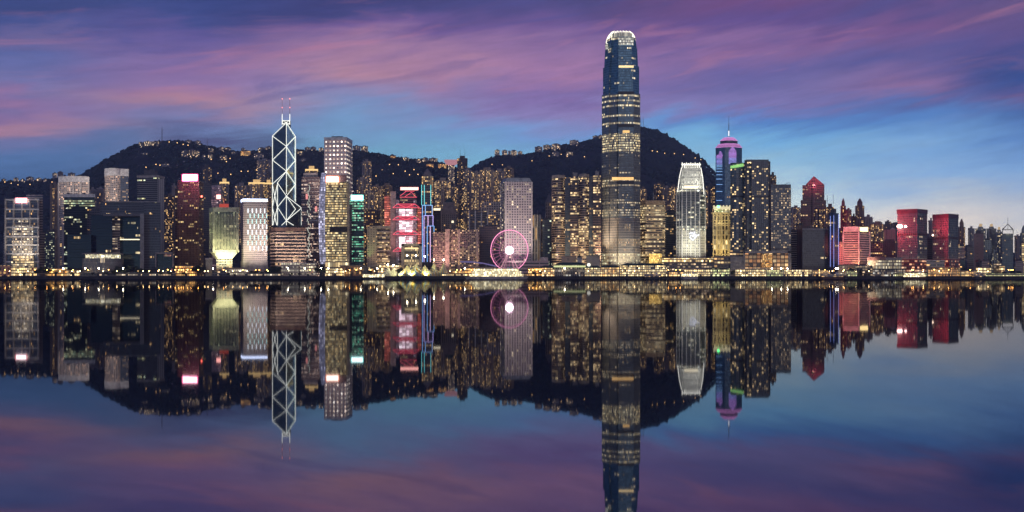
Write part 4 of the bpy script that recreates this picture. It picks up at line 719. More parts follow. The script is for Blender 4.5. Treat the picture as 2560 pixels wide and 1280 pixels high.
# ================================================================== western half of the front row
def u1():
    D = 1560; w = fac('maroon_granite', (.20, .085, .10), (.10, .04, .055), 2, 3.8, .8, .55, .01, .04, 0, 1.3, (1, .6, .3), WB, gr=.2); p = foot2(2002, 2065, D, 50)
    t, z = tower('office_tower', 'maroon tower with pointed gable roof, tallest of the western blocks', 'office tower', p, 500, D, w); q = foot2(2006, 2061, D-1, 46); mb = MB(); mb.prism(q, z, Z(463, D), 0, 1); mb.build('upper_shaft', [w, brown_m], t)
    mb = MB(); g = foot2(2014, 2061, D-1.5, 44); c0 = P(2034.5, 440, D-1.5); c1 = c0+Vector((c0.x, c0.y, 0)).normalized()*44; zb = Z(462, D); a, b, cc, dd = [x+(zb,) for x in g]
    mb.quad([a, b, c0], [(0, zb), (30, zb), (15, c0.z)]); mb.quad([b, cc, tuple(c1), tuple(c0)]); mb.quad([dd, a, tuple(c0), tuple(c1)]); mb.quad([cc, dd, tuple(c1)]); mb.build('gable_roof', mat('red_gable', (.26, .09, .11), .5), t)
    mb = MB(); mb.prism(foot2(2031, 2038, D-3, 4), Z(560, D), Z(452, D), base=True); mb.build('central_rib', w, t); bands(p, Z(560, D), z, 7.6, 1, .5).build('floor_bands', brown_m, t)
    spot('red_wash', P(2060, 560, D-60), P(2040, 480, D), 420000, (1, .18, .26), 60); spot('red_wash', P(2072, 452, D-40), P(2036, 456, D), 45000, (1, .14, .22), 80); spot('red_wash', P(2090, 548, 1660), P(2114, 545, 1705), 90000, (1, .08, .14), 90)
    D = 1400; w = fac('smoked_grid', (.13, .13, .13), (.10, .105, .11), 1.9, 3.5, .8, .8, .002, .012, 0, 1.3, gr=.15); p = foot2(2006, 2071, D, 40); t, z = tower('office_block', 'plain charcoal gridded block standing before the maroon gabled tower', 'office block', p, 572, D, w); mb = MB(); rr = random.Random(5)
    for k in range(14): x = 2009+k*4.4; mb.prism(foot2(x, x+2.6, D+6, 8), z, z+2+3*rr.random(), base=True)
    mb.build('roof_plant', dark_m, t); cap(t, p, z-1.5, 2.2, conc_m)
    D = 1385; w = fac('navy_glass', (.05, .05, .10), (.03, .035, .09), 2.4, 3.6, .9, .7, .03, .03, 0, 1.2, gr=.1); p = foot3(2072, 2085, 2097, D, 6, 8); t, z = tower('office_tower', 'slender navy tower edged with three upright blue light tubes', 'office tower', p, 532, D, w)
    for x, y, dd in ((2076, 540, 4), (2084.5, 538, 0), (2096.5, 536, 8)):
        mb = MB(); mb.beam(P(x, 667, D+dd-1.2), P(x, y, D+dd-1.2), .75); mb.build('light_tube', emi('cobalt_tube', (.28, .38, 1), 1.2, False), t)
    plant(t, p, z, 7); mast(t, 2083, 518, 530, D, .6, dark_m)
    D = 1400; w = fac('white_bands_red', (.56, .47, .44), (.05, .03, .03), 3, 3.6, 1, .48, .012, .02, 0, 1.1); p = foot3(2108, 2147, 2174, D, 8, 16); t, z = tower('office_tower', 'white banded tower flooded red on one face with a golden roof panel', 'office tower', p, 578, D, w, white_m)
    mb = MB(); mb.prism([p[0], p[1], tuple(Vector(p[1]).lerp(Vector(p[2]), .1)), tuple(Vector(p[0]).lerp(Vector(p[3]), .8))], z, Z(566, D), base=True); mb.build('roof_screen', white_m, t); bands(p, GZ+6, z-3, 3.6, 1.7, .7).build('floor_bands', mat('white_band', (.60, .50, .47), .7), t); piers(p, GZ, z, [1, 1], 2.2, .9, (0, 1)).build('corner_piers', white_m, t)
    sign(t, 2147.5, 2170, 568, 579, D+4, emi('golden_sign', (1, .70, .28), 4)); spot('red_wash', P(2095, 640, D-80), P(2125, 610, D), 520000, (1, .17, .15), 55); spot('floodlight', P(2146, 673, D-16), P(2146, 640, D), 26000, (1, .6, .25), 80); spot('floodlight', P(2180, 668, D-70), P(2162, 620, D+6), 70000, (1, .72, .5), 60)
    mb = MB(); mb.prism(foot2(2097, 2108.5, D+2, 24), GZ, Z(605, D), 0, 1); mb.build('side_annex', [fac('annex', (.55, .40, .35), (.06, .04, .03), 3, 3.4, .45, .5, .1), white_m], t)
    D = 1350; t = thing('ferry_terminal', 'long cream terminal block glowing behind glazed walls, between the red flooded towers', 'terminal', (X(2212, D), D+20, GZ)); lw = fac('terminal_glass', (.50, .45, .36), (.3, .25, .18), 2.2, 5, .85, .68, .9, .5, 1, 1.1, (1, .78, .42), (1, .92, .65)); mb = MB(); mb.prism(foot2(2168, 2215, D, 40), GZ, Z(651, D)); mb.prism(foot2(2215, 2254, D+1, 40), GZ, Z(651, D)); mb.build('glazed_hall', lw, t)
    mb = MB(); mb.prism(foot2(2167, 2215, D-1, 42), Z(651, D), Z(643, D), base=True); mb.build('red_fascia', mat('fascia_red', (.34, .17, .16), .6), t); mb = MB(); mb.prism(foot2(2215, 2255, D-1, 42), Z(651, D), Z(644, D), base=True); mb.build('grey_fascia', conc_m, t); mb = MB()
    for k in range(6): x = 2217+k*7; mb.prism(foot2(x, x+1.6, D-.6, 2), GZ, Z(651, D))
    mb.build('columns', conc_m, t)
    for (a, b, c, y, D, lb, s) in ((2244, 2292.5, 2317, 522, 1430, 'red flooded twin tower with white hot lamps on one corner', 1), (2332.5, 2370.5, 2395, 534, 1440, 'red flooded twin tower with peaked roof line, westernmost of the pair', 0)):
        w = fac('red_frame_grid', (.24, .25, .26), (.10, .13, .145), 2.4, 3.7, .8, .7, .015, .09, 0, 1.5, (1, .75, .5), WB, gr=.15); p = foot3(a, b, c, D, 14 if s else 22, 18); t, z = tower('red_tower', lb, 'office tower', p, y+11, D, w); mb = MB(); mb.prism(off(p, .8), z, Z(y, D), base=True); mb.build('roof_band', mat('dark_red_roof', (.12, .07, .09), .6), t)
        cap(t, p, Z(588, D) if s else Z(597, D), 3.4, mat('louvre_maroon', (.07, .035, .04), .6), 'plant_floor', .5); piers(p, GZ, z, [9, 7], .6, .6, (0, 1)).build('red_mullions', mat('grey_steel', (.22, .23, .24), .5), t)
        for y2, e in ((556, 210000), (610, 22000)) if s else ((562, 85000), (615, 18000)): spot('red_flood', P(a, y2, D-18)-Vector((16, 0, 0)) if s else P(a+9, y2, D-16), P((a+b)/2, y2-3, D+8) if s else P(b-5, y2-3, D+4), e, (1, .05, .08), 125 if s else 100)
        mb = MB(); mb.prism(off(p, 4), GZ, Z(648, D)); mb.build('podium', fac('red_podium', (.28, .08, .08), (.1, .04, .03), 4, 5.2, .9, .5, .3, .2, .6, 1.2, (1, .4, .2), (1, .7, .45)), t)
        if s:
            mb = MB()
            for x in (2246.5, 2252, 2264): mb.ball(P(x, 566, D+8), 2.7 if x < 2260 else 1.9)
            mb.build('corner_lamps', emi('hot_lamps', (1, .55, .50), 12), t)
        else:
            mb = MB(); mb.ball(P(2332, 588, D+16), 1.4); mb.build('corner_lamp', emi('hot_lamp_small', (1, .7, .5), 8), t)
u1()
# ---- towers at the right edge of the view
def u2():
    D = 1640; w = fac('spire_tower_teal', (.18, .25, .26), (.10, .15, .16), 3.2, 3.3, .7, .6, .03, .03, 0, 1.1); p = foot2(2506, 2533, D, 30); t, z = tower('office_tower', 'teal tower topped by an open pyramid frame and needle', 'office tower', p, 584, D, w); mb = MB(); q = [v+(z,) for v in p]; q2 = [v+(Z(573, D),) for v in p]; ap = Vector(centre(p)+(Z(559, D),))
    for k in range(4): mb.beam(q[k], q2[k], 1.1); mb.beam(q2[k], q2[(k+1) % 4], 1.1); mb.beam(q2[k], ap, 1.0); m_ = (Vector(q2[k])+Vector(q2[(k+1) % 4]))/2; mb.beam(m_, ap, .7)
    mb.beam(ap, ap+Vector((0, 0, 12)), .7); mb.build('open_spire', dark_m, t); mb = MB(); mb.prism(foot2(2507, 2532, D-1, 2), Z(590, D), Z(584, D), base=True); mb.build('lit_top_floor', fac('lit_top', (.2, .25, .24), (.1, .1, .1), 3, 4, .8, .6, .5, 0, .5, 1.1, (.9, 1, .7), WB), t)
    for (a, b, y, D, dp, m, nm, lb, yy) in (
        (2435, 2459, 584, 1560, 24, fac('plain_rose', (.28, .19, .18), (.20, .14, .14), 12, 6, .3, .3, .02), 'office_block', 'windowless rose brown slab in the western haze, before the teal flats', 6),
        (2395, 2411, 616, 1460, 22, fac('pale_banded', (.38, .32, .30), (.06, .05, .05), 3, 3.4, 1, .5, .2, .2, .1, .9), 'office_block', 'pale banded block tucked beside the westernmost red tower', 4),
        (2463, 2479, 600, 1580, 22, fac('pale_green_slab', (.32, .40, .38), (.10, .14, .14), 4, 3.4, .4, .5, .03), 'office_block', 'pale green narrow slab among the western teal flats', 3),
        (2417, 2434, 617, 1500, 22, fac('brown_office', (.17, .14, .14), (.05, .05, .05), 3, 3.4, .9, .5, .02, .05), 'office_block', 'small dim brown office block next to the rose brown slab', 3),
        (2540, 2558, 653, 1400, 26, fac('pink_low', (.42, .33, .31), (.08, .06, .06), 8, 3.4, .95, .5, .05), 'office_block', 'low pinkish block with dark window strips at the right edge', 2),
        (2400, 2413, 650, 1380, 26, fac('teal_low', (.05, .09, .10), (.03, .06, .07), 3, 3.4, .9, .5, .05), 'office_block', 'low dark teal block in front of the western flats', 2),
        (2455, 2473, 652, 1380, 26, fac('pink_office_low', (.36, .26, .25), (.08, .06, .06), 9, 3.2, .95, .45, .15), 'office_block', 'low rose office with striped windows above the western pier', 2),
        (2554, 2566, 608, 1480, 22, fac('gold_edge', (.4, .3, .15), (.3, .2, .1), 5, 3.6, .8, .6, .9, 0, .9, 1.5, (1, .7, .25), (1, .85, .5)), 'office_block', 'golden lit block cut by the right edge of the view', 3),
        (2316, 2333, 597, 1500, 22, fac('dark_gap_office', (.08, .07, .075), (.03, .03, .03), 3, 3.6, .9, .55, .03, .06), 'office_block', 'dark office block wedged between the twin red flooded towers', 3),
        (2176, 2208, 608, 1520, 24, fac('tan_office', (.28, .22, .20), (.06, .05, .05), 3.4, 3.5, .7, .5, .12, .05), 'office_block', 'tan office block just behind the long cream terminal', 3),
        (2206, 2238, 602, 1560, 24, fac('grey_office', (.14, .12, .13), (.05, .05, .05), 3.4, 3.5, .7, .5, .04, .06), 'office_block', 'grey office block behind the cream terminal, next to the red flooded tower', 3),
        (1977, 1992, 577, 1440, 24, fac('dark_banded', (.13, .12, .12), (.02, .02, .02), 3, 3.6, 1, .5, .01, .04), 'office_block', 'dark banded block beside the warm windowed grid hotel', 3),
        (1991, 2006, 563, 1450, 24, fac('copper_slab', (.17, .09, .05), (.12, .06, .04), 4, 200, .4, 1, 0), 'office_block', 'windowless copper brown slab beside the charcoal gridded block', 3),
        (1083, 1102, 522, 1600, 24, fac('dark_black_office', (.03, .03, .03), (.02, .02, .02), 3, 3.8, .9, .6, .02, .05), 'office_block', 'black office block with bright roof strip, right of the stepped outlined tower', 2),
        (1173, 1219, 528, 1560, 26, fac('lit_banded_brown', (.24, .19, .17), (.05, .04, .04), 3, 3.8, 1, .5, .10, .25, .05, .9), 'office_block', 'brown office block with pale upright ribs behind the pinkish hotel', 3),
        (1206, 1252, 535, 1640, 24, fac('white_under_grid', (.34, .30, .29), (.04, .03, .03), 3.6, 4, .7, .6, .30), 'office_block', 'white gridded block beside the pale porthole tower', 3),
        (1198, 1252, 566, 1460, 28, fac('black_brown', (.055, .035, .04), (.03, .02, .025), 3, 3.9, .8, .5, .025, .02), 'office_block', 'near black brown block behind the left rim of the big wheel', 3),
        (1330, 1350, 538, 1500, 24, fac('white_uprights', (.50, .44, .38), (.03, .025, .02), 5, 22, .55, .9, .15, 0, 0, .8), 'office_block', 'narrow white ribbed block against the side of the pale porthole tower', 2),
        (1356, 1380, 548, 1480, 26, fac('dark_glass_small', (.03, .035, .045), (.02, .025, .03), 3, 3.8, .9, .6, .10, .03, 0, 1.4, (.9, 1, .7), WB), 'office_block', 'small dark glass block left of the brown twin towers', 3),
        (1662, 1693, 528, 1520, 26, fac('dim_glass_block', (.08, .085, .09), (.04, .05, .05), 3, 3.8, .9, .55, .06, .12, 0, 1.1), 'office_block', 'dim glass block between the golden banded block and the white crowned tower', 3),
        (1765, 1782, 571, 1500, 24, fac('dim_dark_block', (.05, .05, .05), (.03, .03, .03), 3, 3.8, .9, .5, .04, .06, .06, 1.2), 'office_block', 'dark block between the white crowned tower and the golden stone block', 3),
        (507, 529, 461, 1600, 30, fac('grey_fleck_glass', (.085, .075, .09), (.05, .05, .06), 2.4, 3.8, .8, .6, .02, .06, 0, 1.), 'office_block', 'grey glass slab squeezed between the bronze tower and the flared block', 3),
        (911, 951, 527, 1600, 26, fac('dark_brown_lit', (.09, .06, .06), (.03, .02, .02), 3.2, 3.6, .6, .5, .30), 'office_block', 'dark brown block with scattered lights behind the green lit slab', 3),
        (110, 137, 578, 1620, 26, fac('dim_side_block', (.05, .045, .05), (.02, .02, .03), 3.2, 3.6, .7, .5, .22, 0, 0, 1.0, (.85, .9, .6), WB), 'office_block', 'dim low block in the gap right of the white beamed glass tower', 3)):
        p = foot2(a, b, D, dp); t, z = tower(nm, lb, 'office block', p, y, D, m); plant(t, p, z, yy, s=.55); clutter(t, p, z, a)
        if a == 1206: mb = MB(); q = off(p, 1.2); mb.prism(q, z-2, Z(503, D), 0, 1, base=True); mb.build('gridded_top', [fac('white_grid', (.58, .52, .49), (.06, .04, .04), 4.4, 4.4, .62, .62, .06, gr=.2), roof_m], t)
        if a in (1173, 1330): piers(p, GZ, z+1, [3], 2.2, 1.2, (0,)).build('white_ribs', white_m, t)
        if a == 1083: mb = MB(); mb.prism(foot2(1084, 1101, D-1, 2), Z(526, D), Z(521, D), base=True); mb.build('roof_strip_light', cream_int, t)
        if a in (1977, 2395, 2540): bands(p, GZ+5, z-2, 3.6, 1.6, .5).build('floor_bands', conc_m, t)
    D = 1650; p = foot2(527.5, 552, D, 26); t, z = tower('office_tower', 'pale lavender glass tower with a hot red white panel, above the flared block', 'office tower', p, 463, D, fac('lavender_glass', (.42, .34, .42), (.35, .28, .36), 2.6, 3.8, .9, .6, .2, .3, .1, .7, (1, .55, .6), (1, .8, .8))); sign(t, 541, 552, 487, 497, D-1, emi('red_white_panel', (1, .40, .34), 4), frame=False); plant(t, p, z, 4)
    D = 1620; p = foot2(1104, 1142, D, 30); t, z = tower('office_tower', 'grey stone tower with stepped shoulders and green pyramid roof', 'office tower', p, 535, D, fac('grey_stone', (.22, .20, .20), (.05, .05, .05), 3.6, 3.7, .5, .6, .05, 0, 0, 1.)); q = lerp(p, .74); mb = MB(); mb.prism(lerp(p, .9), z, Z(515, D)); mb.prism(q, Z(515, D), Z(505, D)); mb.build('stepped_top', mat('grey_stone_top', (.22, .20, .20)), t); mb = MB(); mb.prism(lerp(p, .66), Z(505, D), Z(491, D), top=lerp(p, .04), base=True); mb.build('pyramid_roof', green_roof_m, t); mb = MB(); mb.prism(foot2(1129, 1134, D-1, 1), Z(557, D), Z(552, D), base=True); mb.build('lit_panel', cream_int, t)
    D = 1680; p = foot2(1364, 1381, D, 26); t, z = tower('office_tower', 'slim tan tower with pointed grey roof, left of the brown twin towers', 'office tower', p, 506, D, fac('tan_pointed', (.32, .26, .22), (.05, .04, .04), 3.4, 6, .5, .8, .1)); mb = MB(); mb.prism(off(p, .8), z, Z(481, D), top=lerp(p, .05), base=True); mb.build('pointed_roof', mat('grey_point', (.16, .16, .17)), t)
    D = 1590; p = foot2(2210, 2239, D, 26); t, z = tower('office_tower', 'pink washed block with small pyramid roof behind the tan and grey offices', 'office tower', p, 574, D, fac('pink_washed', (.40, .24, .25), (.30, .18, .19), 9, 60, .3, .9, .05)); mb = MB(); mb.prism(lerp(foot2(2224, 2240, D-1, 14), 1), z, Z(569, D), top=lerp(foot2(2224, 2240, D-1, 14), .1), base=True); mb.build('pyramid_roof', pale_m, t)
    D = 1395; t = thing('post_office', 'long low pale office with strip windows behind the big wheel', 'building', (X(1312, D), D+14, GZ)); mb = MB(); mb.prism(foot2(1254, 1372, D, 28), GZ, Z(652, D), 0, 1); mb.build('strip_windows', [fac('strip_office', (.44, .38, .38), (.06, .05, .06), 30, 5.4, .96, .4, 0), roof_m], t); mb = MB(); mb.prism(foot2(1350, 1370, D+4, 20), Z(652, D), Z(643, D), base=True); mb.build('roof_block', pale_m, t)
u2()
# ================================================================== apartment towers: one thing each
FL = {'beige': dict(wall=(.36, .30, .26)), 'brown': dict(wall=(.23, .18, .15)), 'grey': dict(wall=(.28, .26, .28)), 'dark': dict(wall=(.10, .09, .10)), 'pink': dict(wall=(.36, .26, .25)), 'teal': dict(wall=(.26, .33, .34), ca=(1, .78, .4), cb=(1, .92, .7)), 'maroon': dict(wall=(.17, .085, .10)), 'pale': dict(wall=(.38, .34, .32))}
FM = {}
def flatmat(st, lit):
    k = (st, lit)
    if k not in FM: kw = dict(glass=(.03, .032, .04), bay=2.3, fh=3.0, ww=.72, wh=.6, blank=.36, lit=lit, s=1.8, ca=(1, .56, .19), cb=(1, .80, .45)); kw.update(FL[st]); kw['lit'] = lit*.62; FM[k] = fac(st+'_flats', **kw)
    return FM[k]
def apartment(x0, x1, y, D, st, lit, label, top='tank', notch=.2):
    base = foot2(x0, x1, D, min(30, max(16, (x1-x0)/F*D))); p = cog(base, notch); px = (x0+x1)/2; z0 = float(hill(px, D))-4; z = Z(y, D)
    t = thing('apartment_tower', label, 'apartment tower', centre(base)+(z0,), 'apartment towers on the slopes behind the office towers'); mb = MB(); mb.prism(p, z0, z, 0, 1); mb.build('facade', [flatmat(st, lit), roof_m], t)
    wallm = flatmat_plain(st); mb = MB(); rr = random.Random(int(x0*7+y))
    if top == 'tank':
        mb.prism(lerp(base, .34), z, z+5+3*rr.random(), base=True); c = centre(base); w = (base[1][0]-base[0][0]); mb.box(c[0]-w*.38, c[0]-w*.2, c[1]-4, c[1]+4, z, z+3); mb.box(c[0]+w*.22, c[0]+w*.36, c[1]-3, c[1]+3, z, z+2.4)
        mb.build('roof_tank', wallm, t)
    elif top == 'dome': mb.prism(lerp(base, .6), z, z+7); mb.prism(lerp(base, .6), z+7, z+15, top=lerp(base, .12)); mb.build('roof_cupola', wallm, t)
    elif top == 'lantern': mb.prism(lerp(base, .5), z, z+4, base=True); mb.build('roof_tank', wallm, t); mb = MB(); mb.prism(lerp(base, .3), z+4, z+10, base=True); mb.build('roof_lantern', emi('soft_lantern', (1, .70, .36), .55, False), t)
    elif top == 'gold':
        mb.prism(off(base, .8), z-2, z+1, base=True); mb.build('lit_cornice', emi('cornice_glow', (1, .66, .26), 1.3, False), t); mb = MB(); mb.prism(lerp(base, .45), z+1, z+8, base=True); mb.build('roof_lantern', emi('lantern_glow', (1, .62, .24), .8, False), t)
    elif top == 'antenna': mb.prism(lerp(base, .5), z, z+6, base=True); mb.build('roof_tank', wallm, t); c = centre(base); mb = MB(); mb.beam((c[0]-5, c[1], z+6), (c[0]-5, c[1], z+22), .7); mb.beam((c[0]+6, c[1], z+6), (c[0]+6, c[1], z+24), .7); mb.build('antenna', dark_m, t)
    mb = MB(); a, b = Vector(p[6]), Vector(p[7])
    mb.prism([(a.x, a.y-.7), (b.x, b.y-.7), (b.x, b.y), (a.x, a.y)], z0, z-1); mb.build('central_bay', flatmat(st, lit), t)
    return t
PM = {}
def flatmat_plain(st):
    if st not in PM: PM[st] = mat(st+'_render', FL[st]['wall'])
    return PM[st]
for row in (
 (125, 148, 462, 1750, 'brown', .5, 'brown apartment tower left of the bow fronted hotel'),
 (222, 241, 475, 1950, 'grey', .12, 'grey apartment tower in the gap between the two white capped hotels'),
 (241, 262, 473, 1980, 'grey', .08, 'dim grey apartment tower touching the taller curved hotel'),
 (411, 438, 491, 1820, 'dark', .5, 'dark apartment tower between the banded office and the bronze tower'),
 (429, 442, 466, 1900, 'grey', .15, 'narrow grey apartment tower just left of the bronze tower roof'),
 (506, 529, 417, 2050, 'dark', .5, 'dark apartment tower poking up behind the bronze tower', 'antenna'),
 (550, 572, 456, 1760, 'grey', .4, 'grey apartment tower with golden lantern, next to the lavender glass tower', 'gold'),
 (586, 621, 464, 2000, 'grey', .45, 'wide bluish grey apartment block above the blue white light band'),
 (622, 661, 457, 1900, 'beige', .9, 'cream apartment tower with golden cornice and lantern, tall columns of lit windows', 'gold'),
 (661, 682, 458, 1905, 'brown', .7, 'brown apartment tower with golden cornice, touching the prism tower', 'gold'),
 (664, 681, 435, 2150, 'dark', .5, 'small dark apartment tower high behind the prism tower edge'),
 (764, 794, 424, 1740, 'brown', .4, 'brown apartment tower with glowing lantern above the reflective pinkish tower', 'gold'),
 (905, 929, 404, 1980, 'grey', .5, 'tall grey apartment tower alone before the dark hill right of the sparkling square tower'),
 (892, 917, 449, 1820, 'grey', .4, 'lower grey apartment tower leaning on the tall lone grey one'),
 (909, 936, 481, 1760, 'pale', .5, 'pale apartment tower right of the cyan white roof panel'),
 (930, 955, 467, 1900, 'beige', .7, 'beige apartment tower with bright roof lamps behind the pale one'),
 (953, 981, 464, 1920, 'brown', .55, 'brown apartment tower left of the red truss bank service tower', 'antenna'),
 (1086, 1128, 452, 1860, 'beige', .85, 'wide beige apartment tower full of lit windows behind the green pyramid roof'),
 (1127, 1146, 468, 1820, 'brown', .4, 'narrow brown apartment tower right of the wide beige one'),
 (1143, 1169, 395, 2050, 'dark', .55, 'tallest dark apartment tower with twin antennas on the saddle of the hills', 'antenna'),
 (1158, 1181, 426, 1930, 'grey', .65, 'grey apartment tower standing against the tallest dark one'),
 (1179, 1203, 432, 1880, 'beige', .95, 'beige apartment tower with long columns of bright windows, mid slope'),
 (1199, 1236, 424, 2000, 'beige', .85, 'broad beige apartment tower, brightest of the saddle cluster', 'antenna'),
 (1236, 1261, 427, 2060, 'grey', .6, 'grey apartment tower left of the sloped porthole tower roof', 'antenna'),
 (1259, 1285, 420, 2120, 'brown', .6, 'brown apartment tower peeking over the sloped porthole tower roof'),
 (1196, 1230, 482, 1780, 'pink', .4, 'pinkish brown apartment block above the white gridded block'),
 (1345, 1358, 545, 1560, 'beige', .4, 'thin beige apartment tower beside the narrow white ribbed block'),
 (1599, 1617, 473, 1920, 'brown', .7, 'brown apartment tower peeping out right of the tallest skyscraper'),
 (1634, 1662, 460, 2000, 'dark', .5, 'dark apartment tower on the slope over the golden banded block'),
 (1657, 1677, 470, 1930, 'grey', .4, 'grey apartment tower in the middle of three left of the white crowned tower'),
 (1674, 1695, 467, 1900, 'brown', .65, 'brown apartment tower touching the white crowned tower'),
 (1765, 1790, 465, 1920, 'brown', .6, 'brown apartment tower between the white crowned tower and the violet barred tower'),
 (1923, 1941, 440, 1500, 'dark', .4, 'dark tower peeping between the two hotel towers on the podium'),
 (1976, 2003, 520, 1900, 'grey', .45, 'hazy grey apartment tower between the grid hotel and the maroon tower'),
 (2034, 2070, 524, 1480, 'maroon', .6, 'maroon apartment tower with bright windows in front of the gabled tower'),
 (2065, 2085, 517, 1620, 'maroon', .35, 'dark red apartment tower behind the blue tubed navy tower', 'antenna'),
 (2101, 2115, 514, 1720, 'maroon', .3, 'thin crimson lit apartment tower right of the blue tubed navy tower', 'dome'),
 (2114, 2129, 526, 1700, 'maroon', .45, 'shorter maroon apartment tower beside the thin crimson one'),
 (2128, 2141, 543, 1780, 'maroon', .15, 'low plum apartment block left of the cupola tower'),
 (2138, 2161, 514, 1760, 'maroon', .35, 'plum apartment tower with round cupola standing clear of its neighbours', 'dome'),
 (2160, 2182, 544, 1820, 'grey', .25, 'hazy grey apartment tower right of the cupola tower'),
 (2174, 2213, 562, 1700, 'brown', .6, 'wide brown apartment block with many lights behind the golden roof panel'),
 (2212, 2228, 556, 2050, 'dark', .2, 'dim apartment tower on the low ridge left of the red flooded towers'),
 (2227, 2244, 561, 2000, 'dark', .15, 'dim squat apartment block on the low ridge touching the red flooded tower'),
 (2321, 2334, 554, 1720, 'grey', .1, 'pinkish grey apartment tower glimpsed between the two red flooded towers'),
 (2395, 2413, 567, 1620, 'brown', .55, 'brown apartment tower right of the westernmost red tower', 'dome'),
 (2420, 2437, 573, 1800, 'teal', .1, 'grey teal apartment tower left of the rose brown slab'),
 (2438, 2465, 571, 1850, 'teal', .3, 'teal apartment tower behind the rose brown slab', 'lantern'),
 (2466, 2491, 571, 1860, 'teal', .55, 'teal apartment tower dotted with lights left of the open pyramid spire', 'lantern'),
 (2488, 2507, 579, 1840, 'teal', .5, 'shorter teal apartment tower touching the open spire tower', 'lantern'),
 (2536, 2552, 592, 1800, 'grey', .12, 'grey apartment tower right of the open spire tower'),
 (2550, 2568, 582, 1750, 'teal', .15, 'teal tower cut by the right edge of the view', 'dome'),
 (2478, 2494, 634, 1560, 'teal', .35, 'short teal apartment block low in the western cluster'),
 (2440, 2456, 655, 1420, 'dark', .3, 'low dark flats in front of the rose brown slab'),
 (642, 681, 400, 2560, 'grey', .35, 'pale flats high on the hillside left of the prism tower top'),
 ): apartment(*row)
# ================================================================== houses, lamps and masts on the hills
ORD = ['first', 'second', 'third', 'fourth', 'fifth', 'sixth', 'seventh', 'eighth', 'ninth', 'tenth', 'eleventh', 'twelfth', 'thirteenth', 'fourteenth', 'fifteenth', 'sixteenth']
hw = [fac('lit_villa', (.30, .27, .26), (.05, .05, .06), 3.4, 3.3, .6, .6, .45, 0, 0, 2.6, (1, .66, .32), (1, .88, .66)), fac('dim_villa', (.30, .28, .30), (.05, .05, .06), 3.4, 3.3, .6, .6, .22, 0, 0, 2.0, (1, .7, .4), (1, .9, .7))]
glow_v = fac('orange_villa', (.5, .3, .15), (.3, .2, .1), 3, 4, .7, .7, 1, 0, 1, 1.7, (1, .42, .10), (1, .60, .20))
def villa(x0, x1, y, hpx, label, m=0, D=None, roof=0):
    px = (x0+x1)/2; D = D or slope_D(px, y+hpx); z1 = Z(y, D); z0 = min(float(hill(px, D)), Z(y+hpx, D))-5; p = foot2(x0, x1, D-6, 14)
    t = thing('hillside_house', label, 'house', centre(p)+(z0,), 'houses on the hills'); mb = MB(); mb.prism(p, z0, z1, 0, 1); mb.build('wall', [hw[m] if m < 2 else glow_v, roof_m], t); mb = MB()
    if roof: mb.prism(off(p, .6), z1, z1+5, top=lerp(p, .3), base=True)
    else: mb.prism(off(p, .5), z1, z1+1, base=True); mb.prism(lerp(p, .35), z1+1, z1+4, base=True)
    mb.build('roof', mat('villa_roof', (.16, .15, .15)) if not bpy.data.materials.get('villa_roof') else bpy.data.materials['villa_roof'], t)
for grp, ph, rows in (
 ('low left ridge', 'along the low crest at the far left', [(3, 15, 449, 6, 0), (34, 46, 446, 8, 0), (52, 62, 449, 6, 1), (65, 85, 445, 8, 1), (90, 104, 447, 7, 0), (108, 118, 448, 6, 1), (131, 143, 434, 9, 1), (144, 158, 432, 8, 1), (170, 188, 434, 8, 1)]),
 ('summit', 'on the left hilltop beside its mast', [(347, 358, 357, 8, 0), (360, 378, 355, 7, 0), (379, 398, 355, 7, 0)]),
 ('upper slope', 'on the slope over the bronze tower', [(352, 370, 384, 5, 0), (404, 424, 411, 5, 1), (454, 470, 378, 14, 0), (472, 488, 377, 14, 0), (489, 499, 379, 12, 0), (505, 513, 388, 8, 1), (521, 533, 372, 6, 0), (520, 531, 387, 8, 0), (550, 568, 390, 6, 0)]),
 ('crest saddle', 'along the crest left of the prism tower', [(463, 478, 352, 6, 1), (487, 502, 354, 7, 1), (547, 560, 369, 8, 1), (561, 578, 371, 7, 0), (579, 590, 381, 6, 0), (602, 626, 378, 10, 2), (603, 612, 372, 5, 1), (635, 660, 386, 9, 1), (645, 664, 371, 7, 0), (664, 680, 368, 8, 1)]),
 ('right crest', 'on the crest right of the prism tower', [(744, 757, 380, 7, 0), (752, 765, 397, 9, 1), (762, 775, 370, 6, 1), (776, 790, 370, 6, 1), (797, 809, 371, 7, 0), (882, 901, 366, 6, 1), (902, 920, 367, 7, 0)]),
 ('saddle lights', 'left of the dark twin antenna tower', [(976, 990, 390, 5, 2), (1008, 1022, 395, 6, 0), (1040, 1052, 399, 6, 0), (1056, 1070, 397, 7, 0), (1072, 1094, 397, 7, 0), (1066, 1084, 411, 6, 2), (1096, 1116, 411, 7, 2)]),
 ('right ridge', 'on the right hill crest', [(1237, 1249, 376, 9, 0), (1255, 1268, 377, 9, 0), (1270, 1276, 379, 8, 1), (1277, 1292, 378, 10, 0), (1294, 1306, 380, 7, 1), (1337, 1356, 368, 10, 1), (1358, 1378, 364, 10, 0), (1379, 1401, 362, 11, 0), (1424, 1446, 352, 9, 1), (1482, 1497, 341, 8, 0), (1497, 1505, 339, 8, 0), (1381, 1398, 382, 6, 1), (1415, 1432, 381, 6, 0)]),
 ('west ridge', 'on the low ridge right of the maroon tower', [(2178, 2190, 558, 9, 1), (2193, 2206, 556, 9, 1)])):
    for k, (a, b, y, h, m) in enumerate(rows):
        kind = ('lit pale', 'dim grey', 'orange glowing')[m]; villa(a, b, y, h, f'{kind} house {ph}, {ORD[k]} from the left', m, roof=(k % 4 == 3))
